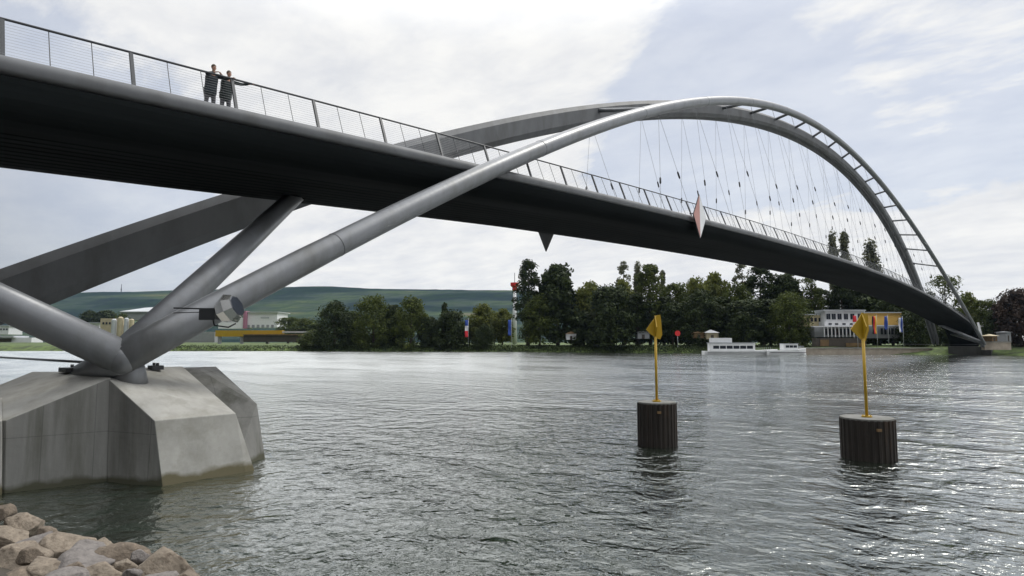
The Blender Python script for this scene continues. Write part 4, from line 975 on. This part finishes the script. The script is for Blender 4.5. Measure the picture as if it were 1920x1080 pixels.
m = MB(); m.tube([(0, 0, 0), (0, 0, ZY(545, 330)-2.6)], [1.2, .8], 12); m.build('shaft', M['offwhite'], r)
zt = ZY(545, 330)-2.6
m = MB(); m.tube([(0, 0, zt), (0, 0, zt+1.6), (0, 0, zt+2.6), (0, 0, zt+4.2)], [1.2, 1.2, 2.2, 2.2], 16, smooth=False); m.build('platform', M['red'], r)
m = MB(); m.tube([(0, 0, zt+4.2), (0, 0, zt+9.5)], .14, 8); m.build('antenna', M['darksteel'], r)
r = empty('hill_mast', P(227, 3350, ZY(548, 3350)-8), FACE, label='thin mast standing on the ridge of the hill', cat='mast')
m = MB(); m.tube([(0, 0, 0), (0, 0, 52)], [2.4, 1.2], 8); m.build('shaft', M['rail'], r)
m = MB(); m.tube([(0, 0, 22), (0, 0, 27)], 3, 10); m.build('platform', M['rail'], r)

# ---------------------------------------------------------------- industry on the far left
r = facing('white_hall', label='large white hall with a pink stripe near the foot of the hill', cat='hall')
part('wall', M['white'], r, (461, 520, 586, 614, 640, 30), (410, 456, 596, 616, 636, 24)); part('pink_strip', M['pink'], r, (456.2, 460.8, 583, 616, 635, 10)); part('roof', M['roofg'], r, (460, 522, 584.4, 585.8, 638, 34))
for i in range(6): part('gate', M['greyr'], r, (464+i*9, 469+i*9, 609, 615, 639.6, .3))
part('lettering_panel', M['roofg'], r, (489, 505, 594, 597, 639.6, .3))
r = facing('yellow_gantry', label='long yellow overhead beam of a dockside gantry on legs', cat='gantry')
part('beam', M['yellow'], r, (405, 530, 619.5, 631, 420, 4)); part('thin_beam', M['roofg'], r, (530.3, 590, 621, 624, 420, 3))
for x in (410, 452, 500): part('leg', M['greyr'], r, (x, x+4, 631.1, 647, 420.5, 2.5))
r = facing('open_shed', label='long dark open-fronted shed under the yellow gantry beam', cat='shed')
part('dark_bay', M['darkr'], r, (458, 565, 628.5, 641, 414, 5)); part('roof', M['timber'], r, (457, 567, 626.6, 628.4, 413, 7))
r = facing('beige_plant', label='beige industrial plant with silos and ducts behind the struts', cat='plant')
part('main_wall', M['beige'], r, (189, 224, 597, 632, 560, 18), (224.2, 252, 610, 626, 562, 12)); part('grey_wall', M['greyr'], r, (340, 404, 622, 642, 430, 8))
for i, (x, w_, y0) in enumerate(((212, 9, 600), (224, 9, 596), (235, 8, 598), (245, 8, 600))):
    c = P(x, 552, 3); k = 552/FPX; m = MB(); m.tube([(0, 0, 0), (0, 0, ZY(y0, 552)-3), (0, 0, ZY(y0, 552)-2)], [w_/2*k, w_/2*k, .8], 14, smooth=False); o = m.build('silo', M['beige'] if i % 2 else M['roofg'], r); o.matrix_parent_inverse = Matrix.Identity(4)
    loc = Matrix.Rotation(-FACE, 3, 'Z') @ (c-Vector((CX, CY, 0))); o.location = loc
for i in range(5): part('window', M['glass'], r, (193+i*6, 196+i*6, 604, 608, 559.6, .3))
r = facing('curved_roof_hall', label='wide hall with a pale low roof above the beige plant', cat='hall')
part('wall', M['greyr'], r, (226, 300, 584, 600, 820, 30)); m = MB(); k = 820/FPX
m.add([((226-960)*k, 818, ZY(584, 820)), ((302-960)*k, 818, ZY(584, 820)), ((302-960)*k, 850, ZY(574, 850)), ((246-960)*k, 850, ZY(577, 850)), ((226-960)*k, 818, ZY(585.5, 820)), ((302-960)*k, 818, ZY(585.5, 820))], [(0, 1, 2, 3), (0, 4, 5, 1)]); m.build('roof', M['roofg'], r)
r = facing('white_warehouse', label='low white warehouse left of the beige plant', cat='warehouse')
part('wall', M['white'], r, (150, 188, 606, 616, 600, 20)); part('loading_bay', M['greyr'], r, (168, 186, 613, 622, 598, 1.5)); part('roof', M['roofg'], r, (149, 189, 604.6, 605.9, 598, 23))
r = facing('low_white_shed', label='low white shed by the left edge of the picture', cat='shed')
part('wall', M['offwhite'], r, (-40, 62, 633, 642, 400, 10)); part('roof', M['roofg'], r, (-42, 28, 629.5, 632.8, 398, 13)); part('door', M['darkr'], r, (-10, 24, 634.5, 641, 399.6, .3))
r = facing('distant_blocks', label='pale office block at the left edge below the hill', cat='office block')
part('wall', M['offwhite'], r, (-60, 18, 612, 627, 700, 20)); part('roof', M['roofg'], r, (-61, 19, 610, 611.8, 699, 22))
for i in range(7): part('window', M['glass'], r, (-20+i*5.5, -17+i*5.5, 616, 619, 699.6, .3))
# ---------------------------------------------------------------- haze between here and the hills
hb = MB(); hb.box(-5200, 1500, -900, 5200, -60, 420)
mhz = bpy.data.materials.new('haze_air'); mhz.use_nodes = True; t_ = mhz.node_tree; t_.nodes.clear()
pv = t_.nodes.new('ShaderNodeVolumePrincipled'); pv.inputs['Color'].default_value = (.56, .74, 1, 1); pv.inputs['Density'].default_value = .000032; pv.inputs['Anisotropy'].default_value = .2
ho = t_.nodes.new('ShaderNodeOutputMaterial'); t_.links.new(pv.outputs[0], ho.inputs['Volume'])
hz_o = hb.build('haze', mhz, None); tag(hz_o, kind='stuff')
